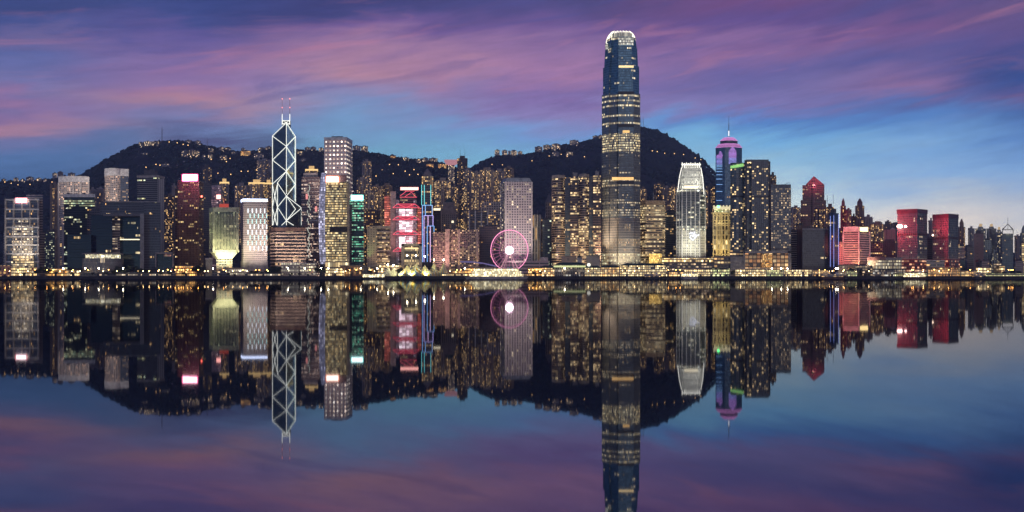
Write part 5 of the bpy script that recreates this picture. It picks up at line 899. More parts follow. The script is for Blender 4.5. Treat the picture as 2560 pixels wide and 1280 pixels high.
def peak_tower():
    D = 2700; t = thing('lookout_tower', 'bowl topped lookout hall glowing pink on the saddle of the hills', 'lookout', (X(1128, D), D, float(hill(1128, D))-6)); mb = MB(); mb.prism(foot2(1120, 1136, D, 20), float(hill(1128, D))-6, Z(407, D)); mb.build('support_block', hw[0], t)
    mb = MB(); n = 12; prev = None
    for i in range(n+1):
        u = i/n; x = 1111+u*33; yb = 404+9*(1-(2*u-1)**2)**.6; a = P(x, 399, D-6); b = P(x, yb, D-4)
        if prev: mb.quad([prev[1], b, a, prev[0]]); mb.quad([prev[0], a, a+Vector((0, 24, 0)), prev[0]+Vector((0, 24, 0))]); mb.quad([prev[1]+Vector((0, 20, 0)), b+Vector((0, 20, 0)), b, prev[1]])
        prev = (a, b)
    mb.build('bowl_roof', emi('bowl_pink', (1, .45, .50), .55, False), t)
peak_tower()
def hill_lamps():
    rows = [('on the left hill', [(423, 355), (443, 357), (458, 361), (470, 363), (400, 413), (390, 411), (365, 418), (528, 398), (560, 394), (575, 396), (603, 428), (620, 428), (641, 425), (655, 424), (670, 421), (577, 436), (545, 433), (566, 404)]), ('on the slope right of the sparkling tower', [(896, 417), (974, 411), (983, 434), (996, 412), (1013, 428), (1024, 437), (1035, 424), (1045, 436), (940, 440), (956, 425)]), ('on the right hill', [(1230, 411), (1256, 412), (1330, 402), (1373, 390), (1403, 386), (1418, 391), (1461, 392), (1484, 389), (1631, 377), (1643, 379), (1662, 383), (1686, 384), (1709, 386), (1738, 395), (1752, 399)]), ('on the low ridge at the far left', [(12, 455), (28, 458), (75, 461), (130, 455), (45, 462)])]
    head = MB(); head.ball((0, 0, 0), 1.5, nu=8, nv=5); pole = MB(); pole.beam((0, 0, -9), (0, 0, -1.5), .35); src = None
    for ph, pts in rows:
        for k, (x, y) in enumerate(pts):
            D = slope_D(x, y+2)-14; loc = P(x, y, D); lab = f'amber road lamp {ph}, {ORD[k] if k < 16 else "last but one" if k == 16 else "last"} from the left'
            if src is None:
                src = thing('hill_lamp', lab, 'street lamp', (0, 0, 0), 'road lamps on the hills'); head.build('lamp_head', hill_lamp_m, src); pole.build('pole', dark_m, src); src.location = loc
            else: copy_tree(src, loc, lab)
hill_lamps()
def masts():
    for x, y0, y1, lb in ((405, 322, 356, 'lattice mast on the summit of the left hill'), (518, 348, 366, 'short pole mast on the crest right of the summit'), (1602, 296, 320, 'pale lattice mast on the right peak, nearer the tall skyscraper'), (1608, 294, 320, 'thin needle mast on the right peak, farther from the tall skyscraper')):
        D = 2880 if x < 1000 else 3240; t = thing('radio_mast', lb, 'mast', (X(x, D), D, Z(y1+4, D))); mb = MB(); w = 2.4 if x in (405, 1602) else .9; a, b = P(x, y1+4, D), P(x, y0, D)
        for s in (-1, 1): mb.beam(a+Vector((s*w, 0, 0)), b+Vector((s*w*.35, 0, 0)), .9)
        for k in range(6): mb.beam(a.lerp(b, k/6)+Vector((-w*(1-k/9), 0, 0)), a.lerp(b, (k+1)/6)+Vector((w*(1-(k+1)/9), 0, 0)), .6)
        mb.build('lattice', mat('mast_paint', (.22, .20, .24)), t); mb = MB(); mb.beam(b, b+Vector((0, 0, 8)), .5); mb.build('antenna', dark_m, t)
masts()
# ================================================================== waterfront
def wheel():
    D = 1296; c = P(1273.5, 626, D); r = (1320-1227)/2/F*D; ry = 51/F*D; t = thing('ferris_wheel', 'pink lit ferris wheel with blazing white hub and splayed legs', 'ferris wheel', (c.x, c.y, GZ)); pk = emi('pink_rim', (1, .32, .56), 1.8); pk2 = emi('pink_spoke', (1, .30, .58), .9, False); leg = emi('leg_light', (1, .52, .55), 1.0, False); n = 56
    def pt(k, rr, m=n): a = 2*math.pi*k/m; return Vector((c.x+rr*math.cos(a)*r/ry, c.y, c.z+rr*math.sin(a)))
    for dy in (-1.3, 1.3):
        mb = MB()
        for k in range(n): mb.beam(pt(k, ry)+Vector((0, dy, 0)), pt(k+1, ry)+Vector((0, dy, 0)), 1.25)
        mb.build('rim', pk, t)
    mb = MB()
    for k in range(n): mb.beam(pt(k, ry*.9), pt(k+1, ry*.9), .5); mb.beam(pt(k, ry*.55), pt(k+1, ry*.55), .4)
    mb.build('inner_rim', pk2, t)
    for k in range(28): mb = MB(); mb.beam(pt(k*2, 2), pt(k*2, ry), .45); mb.build('spoke', pk2, t)
    for k in range(28):
        q = pt(k*2+1, ry); mb = MB(); mb.ball(q+Vector((0, 0, -1.0)), .95, nu=6, nv=4, sz=1.15); mb.build('gondola', mat('gondola', (.4, .32, .36), .4) if not bpy.data.materials.get('gondola') else bpy.data.materials['gondola'], t)
    mb = MB(); mb.ball(c+Vector((0, -3, 0)), 5.8, nu=20, nv=12); mb.build('hub_light', emi('hub_white', (1, .66, .80), 22), t)
    for x in (1243, 1254, 1290, 1302): mb = MB(); mb.beam(c+Vector((0, -2.2 if x in (1243, 1302) else 2.2, 0)), P(x, 687, D-5 if x in (1243, 1302) else D+5), .8); mb.build('leg', leg, t)
    mb = MB(); mb.prism(foot2(1228, 1322, D-8, 18), GZ, GZ+3); mb.build('boarding_platform', fac('platform', (.4, .35, .3), (.3, .2, .1), 2, 1.6, .8, .6, .6, 0, .5, 1.4), t)
wheel()
def ferry(px0, px1, D, ywl, ytop, label, rows, m, hullm, group='boats along the waterfront'):
    # hull with raked bow, stacked decks, wheelhouse, funnel; at rest at the quay
    a, b = X(px0, D), X(px1, D); L_ = b-a; t = thing('ferry', label, 'ferry', ((a+b)/2, D+5, 0), group); hz = max(1.6, Z(ywl, D)); top = Z(ytop, D); bw = 5.
    sec = [(a-.04*L_, D+5), (a+.03*L_, D+1.6), (a+.1*L_, D), (b-.1*L_, D), (b-.03*L_, D+1.6), (b+.04*L_, D+5), (b-.03*L_, D+8.4), (b-.1*L_, D+10), (a+.1*L_, D+10), (a+.03*L_, D+8.4)]
    mb = MB(); mb.prism(lerp(sec, .93), -.6, hz, top=sec); mb.build('hull', hullm, t); h = (top-hz)/rows
    for k in range(rows):
        s = 1-.08*k-.04; cxm = (a+b)/2; x0, x1 = cxm-L_*.47*s, cxm+L_*.47*s; z = hz+h*k; mb = MB(); mb.box(x0, x1, D+1+.6*k, D+9-.6*k, z, z+h*.86); cab = mb.build('deck_cabin', m, t)
        mb = MB(); mb.box(x0-.8, x1+.8, D+.4+.6*k, D+9.6-.6*k, z+h*.86, z+h); mb.build('deck_roof', white_m, cab)
    mb = MB(); mb.box((a+b)/2+L_*.18, (a+b)/2+L_*.28, D+3, D+7, top, top+2.2); mb.build('wheelhouse', white_m, t); mb = MB(); mb.beam(((a+b)/2-L_*.05, D+5, top), ((a+b)/2-L_*.05, D+5, top+3.4), 1.2, n=8); mb.build('funnel', dark_m, t); mb = MB(); mb.beam(((a+b)/2+L_*.23, D+5, top+2.2), ((a+b)/2+L_*.23, D+5, top+6.5), .25); mb.build('mast', steel_m, t)
lit_deck = fac('lit_deck', (.55, .48, .36), (.5, .4, .25), 1.6, 2.4, .92, .85, 1, 1, 1, 3.2, (1, .78, .36), (1, .92, .60)); dim_deck = fac('dim_deck', (.40, .38, .38), (.06, .05, .05), 2, 2.4, .8, .5, .5, 0, .2, 1.1); whull = mat('white_hull', (.55, .53, .5), .4); dhull = mat('dark_hull', (.03, .035, .04), .5); rhull = mat('red_brown_hull', (.12, .05, .04), .5)
ferry(1166, 1316, 1243, 691, 671, 'brightly lit cream ferry passing under the big wheel', 3, lit_deck, whull)
ferry(1704, 1746, 1245, 691, 684, 'small white yacht with lit cabin below the white crowned tower', 1, lit_deck, whull)
ferry(2052, 2112, 1245, 692, 685, 'low dark red barge in front of the blue tubed navy tower', 1, dim_deck, rhull)
ferry(904, 962, 1244, 693, 685, 'small lit ferry left of the striped tents', 1, lit_deck, dhull)
ferry(2262, 2318, 1244, 692, 682, 'glowing ferry with amber decks below the red flooded tower', 2, lit_deck, rhull)
ferry(1610, 1655, 1246, 692, 686, 'dark moored ferry beside the green roofed pier', 1, dim_deck, dhull)
ferry(2436, 2462, 1245, 692, 684, 'small dark ferry at the far right pier', 1, dim_deck, dhull)
def pier(x0, x1, ytop, D, label, roofm, lit, rows=2, hip=True, name='pier_hall'):
    p = foot2(x0, x1, D, 26); t = thing(name, label, 'pier', centre(p)+(GZ,), 'pier halls along the waterfront'); ze = Z(ytop+ (6 if hip else 2), D); mb = MB(); mb.prism(lerp(p, .985), GZ-.5, ze); mb.build('glazed_wall', lit, t)
    mb = MB(); mb.prism(off(p, .2), GZ-5.5, GZ-.5, base=True); mb.build('quay_base', seawall_m, t); mb = MB(); n = max(4, int((x1-x0)/5))
    for k in range(n+1): a, b = Vector(p[0]), Vector(p[1]); c = a.lerp(b, k/n); mb.box(c.x-.28, c.x+.28, c.y-.9, c.y-.3, GZ-.5, ze)
    mb.build('columns', pale_m, t)
    for k in range(1, rows): z = GZ+(ze-GZ)*k/rows; mb = MB(); mb.prism(off(p, 1.0), z-.35, z+.35, base=True); mb.build('floor_slab', pale_m, t)
    mb = MB()
    if hip: mb.prism(off(p, 1.6), ze, Z(ytop, D), top=lerp(p, .72), base=True)
    else: mb.prism(off(p, 1.4), ze, Z(ytop, D), base=True)
    mb.build('roof', roofm, t); return t
def lp(nm, a, b, s=1.5, lit=.6, row=.8, bay=2.2, fh=3.4): return fac(nm, (.34, .28, .22), (.06, .05, .04), bay, fh, .86, .66, lit, .3, row, s*1.7, a, b)
arc1 = lp('pier_gold', (1, .50, .14), (1, .74, .36), 1.7); arc2 = lp('pier_cream', (1, .66, .26), (1, .84, .48), 1.9); arc3 = lp('pier_green', (.85, .95, .42), (1, .82, .38), 1.3); dimp = lp('pier_dim', (1, .7, .4), (.9, .9, .8), .8, .3, .2)
grey_roof = mat('pier_grey_roof', (.20, .20, .20)); tt = pier(1388, 1462, 656, 1264, 'colonnaded pier hall with pale lantern dome under the brown twin towers', green_roof_m, dimp, 2)
mb = MB(); mb.prism(foot2(1443, 1455, 1272, 8), Z(656, 1272), Z(643, 1272), base=True); cl = mb.build('clock_lantern', pale_m, tt); mb = MB(); mb.prism(foot2(1442, 1456, 1271, 10), Z(643, 1272), Z(638, 1272), top=lerp(foot2(1442, 1456, 1271, 10), .1), base=True); mb.build('lantern_roof', green_roof_m, cl); mb = MB(); mb.ball(P(1472, 662, 1266), 2.6); mb.build('dome_light', emi('dome_cream', (1, .95, .8), 1.6), tt); mb = MB(); mb.prism(foot2(1384, 1464, 1261, 2), Z(668, 1261), Z(664, 1261), base=True); mb.build('lit_eave', emi('eave_lime', (.90, .95, .45), .9), tt)
pier(1462, 1500, 664, 1263, 'cream lit pier wing between the colonnaded hall and the next green roof', green_roof_m, arc2, 3)
pier(1501, 1548, 663, 1264, 'golden lit pier hall with dark green hipped roof at the tallest skyscraper foot', green_roof_m, arc1, 3)
pier(1549, 1668, 658, 1262, 'longest green roofed pier hall with two storeys of blazing windows', green_roof_m, arc2, 3)
pier(1355, 1386, 664, 1266, 'small golden pier pavilion right of the big wheel', green_roof_m, arc1, 2)
pier(1672, 1710, 678, 1264, 'low amber lit pier shed below the white crowned tower', grey_roof, arc1, 1, False)
pier(1711, 1775, 671, 1268, 'pinkish roofed pier shed with lit glazing behind the white yacht', mat('pink_roof', (.36, .28, .27)), arc2, 2, False)
pier(1776, 1825, 670, 1264, 'lime lit glass pier hall left of the shopping podium', dark_m, arc3, 2, False)
pier(1838, 1915, 671, 1264, 'long cream pier shed in front of the shopping podium', pale_m, arc2, 2, False)
pier(1916, 1958, 674, 1263, 'lime glass pier hall at the right end of the shopping podium', dark_m, arc3, 2, False)
pier(1959, 2030, 673, 1265, 'blazing cream pier shed under the windowless copper brown slab', mat('pink_roof2', (.36, .28, .26)), arc2, 1, False)
pier(2031, 2072, 675, 1264, 'amber pier shed in front of the charcoal gridded block', grey_roof, arc1, 2, False)
pier(2116, 2142, 676, 1264, 'small lime pier kiosk below the white banded red flooded tower', dark_m, arc3, 2, False)
pier(2182, 2262, 672, 1266, 'dark blue roofed pier shed in front of the cream terminal', mat('navy_roof', (.05, .07, .09)), dimp, 2, False)
pier(2236, 2318, 682, 1261, 'lime and amber lit landing stage below the red flooded tower', dark_m, arc3, 1, False)
pier(2320, 2400, 668, 1270, 'orange glowing pier block in front of the westernmost red tower', mat('orange_roof', (.3, .2, .13)), lp('pier_orange', (1, .45, .10), (1, .66, .28), 1.5), 3, False)
pier(2401, 2440, 676, 1266, 'dim pier shed with cream lamps right of the orange glowing pier', grey_roof, arc1, 2, False)
pier(2464, 2566, 682, 1262, 'long lime lit pier deck at the right edge of the view', dark_m, arc3, 2, False)
def low(x0, x1, ytop, D, label, m, name='waterfront_pavilion', roofm=grey_roof):
    p = foot2(x0, x1, D, 18); t = thing(name, label, 'pavilion', centre(p)+(GZ,), 'low buildings behind the promenade'); z = Z(ytop, D); mb = MB(); mb.prism(p, GZ, z-1); mb.build('wall', m, t); mb = MB(); mb.prism(off(p, 1), z-1, z, base=True); mb.build('roof', roofm, t)
    mb = MB(); a, b = Vector(p[0]), Vector(p[1]); c = a.lerp(b, .5); mb.box(c.x-1.6, c.x+1.6, c.y-.35, c.y+.2, GZ, GZ+3.4); mb.build('doorway', dark_m, t)
white_hall = fac('white_hall', (.56, .52, .44), (.3, .26, .2), 3.2, 5, .7, .5, .6, .3, .6, 1.3, (1, .86, .55), (1, .95, .75)); am = fac('amber_front', (.4, .25, .12), (.3, .15, .06), 3, 4, .8, .6, .8, .3, .7, 2.4, (1, .46, .10), (1, .66, .25)); gd = fac('gold_front', (.35, .25, .15), (.2, .12, .06), 3, 4.2, .85, .65, .8, .3, .7, 2.9, (1, .62, .22), (1, .84, .5)); dm = fac('dim_front', (.16, .15, .15), (.04, .04, .04), 4, 4, .8, .5, .35, .1, .2, 1.2, (1, .66, .35), (1, .9, .7))
low(-4, 28, 662, 1300, 'salmon low gatehouse at the far left', fac('salmon_front', (.5, .3, .22), (.1, .05, .04), 6, 6, .5, .6, .3)); low(28, 92, 668, 1292, 'amber terrace front at the foot of the white beamed tower', gd); low(112, 166, 671, 1296, 'orange lit market front right of the white beamed tower', am); low(166, 200, 675, 1290, 'small amber kiosk before the round finned hall', gd); low(200, 290, 681, 1284, 'string of dim stalls under the round finned hall', dm); low(290, 345, 681, 1286, 'dim stalls beneath the dark trees of the park', dm); low(345, 440, 682, 1282, 'lamp lit stalls below the framed dark pavilion', dm); low(438, 492, 664, 1310, 'orange blazing terrace at the foot of the bronze tower', am); low(530, 575, 676, 1284, 'grey jetty office under the flared yellow green block', dm); low(556, 618, 669, 1300, 'white walled walkway right of the flared yellow green block', white_hall); low(612, 704, 683, 1280, 'dark waterside sheds below the punched window block', dm)
low(703, 748, 656, 1310, 'white floodlit hall left of the banded brown office', white_hall, roofm=white_m); low(750, 790, 658, 1308, 'white floodlit hall right wing behind a star bright lamp', white_hall, roofm=white_m); low(815, 860, 670, 1292, 'golden shop front under the lavender sail tower', gd); low(850, 905, 663, 1312, 'brown tented exhibition hall below the green lit tower', fac('tent_hall', (.28, .18, .11), (.1, .06, .03), 4, 6, .6, .6, .3, 0, .2, 1.)); low(905, 945, 666, 1306, 'glassy exhibition hall right of the brown tented one', fac('exhibit_glass', (.1, .09, .08), (.06, .05, .05), 2.4, 4, .8, .7, .4, 0, .1, 1.2)); low(943, 1004, 662, 1310, 'golden lit hall left of the beige portal block', gd); low(1060, 1168, 676, 1290, 'red brown arcade with many lamps behind the striped tents', am); low(1105, 1170, 684, 1266, 'open pier arcade of pale posts right of the striped tents', gd); low(1160, 1240, 668, 1304, 'amber arcade left of the big wheel', am); low(1320, 1358, 668, 1300, 'salmon snack hall right of the big wheel', am); low(1404, 1440, 640, 1345, 'plain taupe plant block under the brown twin towers', fac('plain_taupe', (.36, .31, .26), (.30, .26, .22), 20, 20, .2, .2, 0)); low(1466, 1500, 638, 1345, 'plain grey plant block left of the tallest skyscraper base', fac('plain_grey', (.40, .39, .35), (.34, .33, .30), 20, 20, .2, .2, 0)); low(1441, 1455, 646, 1335, 'little golden belvedere between the two plain plant blocks', gd)
low(1655, 1790, 644, 1340, 'long terrace of golden cafes under the white crowned tower', gd); low(1660, 1785, 656, 1320, 'lower golden terrace under the white crowned tower', dm); low(2095, 2160, 662, 1310, 'cream lit hall at the foot of the white banded tower', white_hall); low(2142, 2182, 664, 1292, 'dark control house left of the navy roofed pier', dm); low(2316, 2362, 650, 1340, 'pale curved roof hall between the red flooded towers', fac('curved_hall', (.4, .4, .4), (.1, .1, .1), 5, 6, .9, .4, .3, .2, .3, 1.2), roofm=white_m); low(2440, 2478, 668, 1310, 'small amber shop row before the rose office', gd); low(2498, 2512, 664, 1320, 'gold lit kiosk block under the open spire tower', gd); low(2484, 2503, 658, 1330, 'black waterside block near the far right pier', dm)
# ---- purple lit footbridge canopy
def canopy():
    D = 1330; t = thing('footbridge_canopy', 'violet lit sloping canopy between the pinkish hotel and the big wheel', 'canopy', (X(1190, D), D, GZ)); mb = MB()
    for a, b in zip([(1150, 652.5), (1178, 653), (1205, 656), (1243, 664)], [(1178, 653), (1205, 656), (1243, 664)]): q = [P(*a, D), P(*b, D)]; mb.quad([q[0]+Vector((0, 0, -2.0)), q[1]+Vector((0, 0, -2.4)), q[1], q[0]]); mb.quad([q[0], q[1], q[1]+Vector((0, 12, 0)), q[0]+Vector((0, 12, 0))])
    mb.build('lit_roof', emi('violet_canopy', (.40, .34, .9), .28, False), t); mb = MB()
    for x, y in ((1160, 653), (1190, 655), (1215, 658), (1238, 663)): mb.beam(P(x, y+2, D+2), P(x, 686, D+2), .6)
    mb.build('posts', steel_m, t)
canopy()
# ---- striped show tents
def stripe_mat(nm, cols):
    m = bpy.data.materials.new(nm); m.use_nodes = True; nt = m.node_tree; b = nt.nodes['Principled BSDF']; uv = nt.nodes.new('ShaderNodeUVMap'); uv.uv_map = 'UVMap'; s = nt.nodes.new('ShaderNodeSeparateXYZ'); nt.links.new(uv.outputs[0], s.inputs[0]); f = nt.nodes.new('ShaderNodeMath'); f.operation = 'FRACT'; nt.links.new(s.outputs[0], f.inputs[0]); r = nt.nodes.new('ShaderNodeValToRGB'); nt.links.new(f.outputs[0], r.inputs[0]); r.color_ramp.interpolation = 'CONSTANT'; E = r.color_ramp.elements; E[0].color = cols[0]+(1,); E[1].position = 1/len(cols); E[1].color = cols[1]+(1,)
    for k, c in enumerate(cols[2:], 2): e = E.new(k/len(cols)); e.color = c+(1,)
    nt.links.new(r.outputs[0], b.inputs['Base Color']); b.inputs['Roughness'].default_value = .6; return m
tent_m = stripe_mat('tent_stripes', [(.62, .60, .22), (.20, .34, .46), (.66, .64, .48), (.70, .46, .08)]); tent_w = stripe_mat('tent_pale', [(.70, .70, .55), (.62, .64, .44)])
def tent(xc, y0, hw_, D, label, m, peaks=1, mast_h=5):
    c = P(xc, 688, D); ht = Z(y0, D)-GZ; w = hw_/F*D; t = thing('show_tent', label, 'tent', (c.x, c.y, GZ), 'tents on the waterfront lawn'); n = 24; mb = MB(); prof = [(1.0, .0), (1.0, .22), (.72, .40), (.42, .60), (.18, .82), (.03, 1.0)]
    for (r0, h0), (r1, h1) in zip(prof, prof[1:]):
        for k in range(n):
            a0, a1 = 2*math.pi*k/n, 2*math.pi*(k+1)/n; q = lambda a, r, h: (c.x+w*r*math.cos(a), c.y+w*.7*r*math.sin(a), GZ+ht*h); mb.quad([q(a0, r0, h0), q(a1, r0, h0), q(a1, r1, h1), q(a0, r1, h1)], [(k*.5+h0*.9, h0), (k*.5+.5+h0*.9, h0), (k*.5+.5+h1*.9, h1), (k*.5+h1*.9, h1)])
    mb.build('canvas', m, t, smooth=False); mb = MB(); mb.beam((c.x, c.y, GZ+ht*.95), (c.x, c.y, GZ+ht+mast_h), .35); kp = mb.build('king_pole', dark_m, t); mb = MB(); mb.ball((c.x, c.y-.4, GZ+ht+mast_h), .9); mb.build('pole_lamp', cool_lamp, kp)
tent(1040, 660, 40, 1282, 'largest striped show tent of yellow, blue and white canvas', tent_m, mast_h=12); tent(1018, 663, 24, 1276, 'striped tent bulging from the left side of the largest one', tent_m, mast_h=14); tent(1062, 664, 26, 1276, 'striped tent bulging from the right side of the largest one', tent_m, mast_h=13); tent(1085, 655, 14, 1284, 'slim peaked yellow green tent nearer the largest striped tent', tent_m, mast_h=3); tent(1109, 655, 13, 1284, 'slim peaked yellow green tent nearer the big wheel', tent_m, mast_h=3); tent(970, 667, 15, 1282, 'pale peaked tent left of the striped tents, nearer the brown banded bay', tent_w, mast_h=3); tent(984, 668, 12, 1284, 'pale peaked tent left of the striped tents, nearer the largest one', tent_w, mast_h=3)
for x in (1000, 1030, 1065): spot('floodlight', P(x, 684, 1262)+Vector((0, 0, 0)), P(x, 670, 1282), 26000, (1, .92, .5), 120)
# ================================================================== promenade trees and lamps
MARK = [(0, 112, 'the white beamed glass tower'), (112, 170, 'the bow fronted hotel'), (170, 285, 'the round finned hall'), (285, 385, 'the arched government block'), (385, 440, 'the framed dark pavilion'), (440, 512, 'the bronze tower'), (512, 600, 'the flared yellow green block'), (600, 672, 'the punched window block'), (672, 765, 'the banded brown office'), (765, 872, 'the lavender sail tower'), (872, 945, 'the green lit tower'), (945, 1060, 'the red truss bank'), (1060, 1200, 'the pinkish hotel'), (1200, 1335, 'the big wheel'), (1335, 1500, 'the brown twin towers'), (1500, 1600, 'the tallest skyscraper'), (1600, 1690, 'the golden banded block'), (1690, 1780, 'the white crowned tower'), (1780, 1980, 'the shopping podium'), (1980, 2072, 'the charcoal gridded block'), (2072, 2100, 'the blue tubed navy tower'), (2100, 2176, 'the white banded red lit tower'), (2176, 2240, 'the cream terminal'), (2240, 2400, 'the twin red flooded towers'), (2400, 2700, 'the western teal flats')]
CNT = {}
def where(kind, px):
    for a, b, s in MARK:
        if a <= px < b or (px < 0 and a == 0): CNT[(kind, s)] = CNT.get((kind, s), 0)+1; return s, ORD[CNT[(kind, s)]-1]
    return 'the western teal flats', 'last'
def make_tree(seed, kind):
    rr = np.random.default_rng(seed); Rr = random.Random(seed); t = thing('promenade_tree', '', 'tree', (0, 0, 0), 'trees along the promenade'); mb = MB(); mb.beam((0, 0, 0), (.1, 0, 3.2), .8, n=7); mb.beam((.1, 0, 3.2), (.2, .1, 6.5), .5, n=6)
    tips = []
    for k in range(6): a = k*1.05+Rr.random(); e = Vector((2.6*math.cos(a), 2.2*math.sin(a), 5.5+2.4*Rr.random())); mb.beam((.1, 0, 2.6+.3*k), e, .26, n=5); tips.append(e)
    mb.build('trunk', trunk_m, t); cs = [np.array(e) for e in tips]+[np.array([Rr.uniform(-2.4, 2.4), Rr.uniform(-2, 2), Rr.uniform(4.5, 9)]) for _ in range(9)]; mb = MB()
    for c in cs:
        for _ in range(70):
            d = rr.normal(size=3); d /= np.linalg.norm(d); q = c+d*rr.uniform(.5, 1.9)*np.array([1, 1, .75]); u = rr.normal(size=3); u /= np.linalg.norm(u); v = np.cross(u, d); v /= max(np.linalg.norm(v), .01); s = rr.uniform(.3, .62); mb.quad([q-u*s, q-v*s*.6, q+u*s, q+v*s*.6])
    mb.build('crown', leaf_m, t); return t
protos = [make_tree(11, 0), make_tree(23, 1), make_tree(37, 2)]; used = [False]*3
TREES = [(92, 1278, 1.4), (105, 1284, 1.8), (118, 1288, 1.6), (60, 1276, .8), (140, 1280, .9), (298, 1290, 1.9), (314, 1286, 1.6), (330, 1292, 2.0), (347, 1288, 1.7), (362, 1290, 1.5), (376, 1286, 1.3), (285, 1282, 1.2), (402, 1280, .9), (424, 1280, .9), (490, 1276, 2.0), (505, 1279, 1.9), (497, 1274, 1.5), (460, 1278, .8), (628, 1288, 1.0), (640, 1292, 1.2), (655, 1286, 1.0), (680, 1288, 1.8), (694, 1290, 1.9), (667, 1288, 1.2), (795, 1280, 1.6), (807, 1282, 1.5), (748, 1276, .7), (730, 1276, .6), (925, 1292, 1.2), (1000, 1296, 1.7), (1335, 1280, 1.0), (1352, 1280, 1.0), (1530, 1272, .8), (1600, 1300, 1.6), (1664, 1310, 1.6), (1688, 1308, 1.4), (1762, 1312, 1.7), (1835, 1282, 1.1), (1830, 1268, .9), (2030, 1292, 1.2), (2055, 1292, 1.1), (2130, 1290, 1.5), (2150, 1286, 1.2), (2340, 1282, 1.1), (2410, 1290, 1.4), (2425, 1288, 1.3), (2510, 1292, 1.0), (2532, 1288, 1.1), (2548, 1286, 1.0), (265, 1280, .9), (180, 1278, .8), (232, 1276, .7), (572, 1280, .7), (1075, 1298, 1.3), (1225, 1298, 1.1)]
for k, (x, D, s) in enumerate(TREES):
    i = k % 3; sw, o_ = where('tree', x); lab = f'{"large dark" if s >= 1.5 else "small"} tree before {sw}, {o_} there from the left'; loc = (X(x, D), D, GZ)
    if not used[i]: o = protos[i]; used[i] = True; o.location = loc; o['label'] = lab
    else: o = copy_tree(protos[i], loc, lab)
    s2 = s*.80; o.scale = (s2*1.15, s2*1.15, s2*(.86+.25*((k*37) % 10)/10)); o.rotation_euler = (0, 0, k*1.7)
def make_lamp(m, h, r, arm, en, col):
    t = thing('street_lamp', '', 'street lamp', (0, 0, 0), 'street lamps along the promenade'); mb = MB(); mb.beam((0, 0, 0), (0, 0, h), .22, n=6); mb.beam((0, 0, 0), (0, 0, 1), .42, n=6)
    if arm: mb.beam((0, 0, h), (1.4, 0, h+.3), .16)
    mb.build('pole', dark_m, t); mb = MB(); mb.ball((1.4 if arm else 0, 0, h+.25), r, nu=10, nv=6); mb.build('lantern', m, t)
    return t
LP = {'a': make_lamp(amber_lamp, 9, .5, True, 1800, (1, .46, .12)), 'w': make_lamp(warm_lamp, 7, .48, False, 1300, (1, .66, .28)), 'c': make_lamp(cool_lamp, 11, .70, False, 4500, (1, .88, .62))}; lused = {}
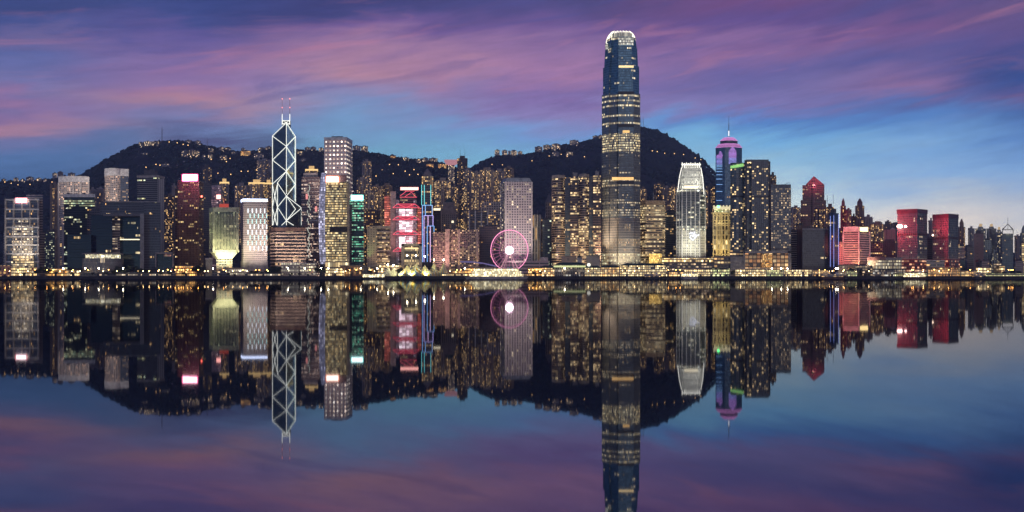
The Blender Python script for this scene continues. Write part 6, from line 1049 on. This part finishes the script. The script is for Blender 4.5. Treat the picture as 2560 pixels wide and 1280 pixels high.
LAMPS = [(10, 'a', 1290), (24, 'w', 1278), (44, 'a', 1282), (70, 'w', 1274), (88, 'a', 1290), (116, 'a', 1276), (124, 'a', 1292), (133, 'a', 1284), (150, 'w', 1272), (158, 'c', 1280), (182, 'a', 1288), (180, 'w', 1274), (200, 'w', 1270), (213, 'c', 1278), (222, 'a', 1288), (247, 'c', 1282), (258, 'w', 1274), (274, 'a', 1268), (292, 'w', 1270), (308, 'c', 1276), (322, 'a', 1292), (345, 'w', 1285), (358, 'w', 1266), (373, 'w', 1270), (396, 'a', 1300), (396, 'w', 1268), (408, 'w', 1274), (420, 'a', 1272), (427, 'w', 1276), (438, 'a', 1276), (447, 'a', 1292), (455, 'a', 1304), (457, 'a', 1276), (471, 'a', 1290), (480, 'a', 1280), (487, 'a', 1304), (498, 'a', 1262), (512, 'w', 1272), (501, 'a', 1315), (520, 'w', 1266), (533, 'c', 1300), (561, 'a', 1284), (565, 'w', 1270), (582, 'w', 1268), (600, 'w', 1278), (608, 'a', 1285), (618, 'w', 1270), (641, 'a', 1284), (650, 'a', 1300), (666, 'a', 1285), (670, 'w', 1290), (720, 'c', 1268), (762, 'c', 1268), (774, 'a', 1300), (803, 'c', 1266), (821, 'c', 1270), (842, 'w', 1276), (864, 'w', 1270), (872, 'a', 1295), (893, 'a', 1296), (902, 'c', 1270), (929, 'a', 1296), (943, 'c', 1270), (936, 'w', 1280), (955, 'w', 1272), (1090, 'w', 1290), (1102, 'a', 1284), (1125, 'w', 1276), (1140, 'a', 1300), (1150, 'a', 1282), (1162, 'c', 1274), (1187, 'w', 1276), (1176, 'a', 1302), (1208, 'w', 1298), (1222, 'a', 1304), (1325, 'a', 1276), (1334, 'a', 1290), (1343, 'a', 1282), (1350, 'w', 1272), (1362, 'w', 1262), (1412, 'c', 1260), (1471, 'w', 1258), (1586, 'w', 1259), (1640, 'a', 1300), (1672, 'a', 1290), (1689, 'a', 1282), (1702, 'a', 1284), (1733, 'w', 1290), (1758, 'w', 1272), (1780, 'w', 1300), (1838, 'w', 1290), (1852, 'w', 1260), (1930, 'c', 1286), (1953, 'c', 1290), (1969, 'c', 1290), (1981, 'a', 1296), (1994, 'a', 1300), (2002, 'a', 1310), (2028, 'a', 1320), (2048, 'a', 1322), (2062, 'a', 1316), (2073, 'w', 1276), (2081, 'w', 1276), (2090, 'c', 1280), (2095, 'c', 1272), (2108, 'w', 1280), (2112, 'a', 1300), (2126, 'a', 1308), (2146, 'a', 1320), (2160, 'a', 1312), (2132, 'w', 1268), (2140, 'w', 1264), (2172, 'w', 1280), (2250, 'w', 1296), (2278, 'a', 1268), (2285, 'a', 1300), (2306, 'a', 1262), (2308, 'w', 1310), (2333, 'a', 1262), (2348, 'w', 1268), (2374, 'a', 1262), (2358, 'w', 1330), (2418, 'w', 1266), (2428, 'a', 1270), (2446, 'w', 1280), (2470, 'w', 1300), (2520, 'a', 1310), (2528, 'a', 1312), (2534, 'a', 1306)]
for x, k, D in sorted(LAMPS):
    sw, o_ = where('lamp', x); lab = f'{dict(a="amber", w="warm white", c="tall brilliant white")[k]} street lamp before {sw}, {o_} from the left'; loc = (X(x, D), D, GZ)
    if k not in lused: o = LP[k]; lused[k] = 1; o.location = loc; o['label'] = lab
    else: o = copy_tree(LP[k], loc, lab)
    o.rotation_euler = (0, 0, x*.7)
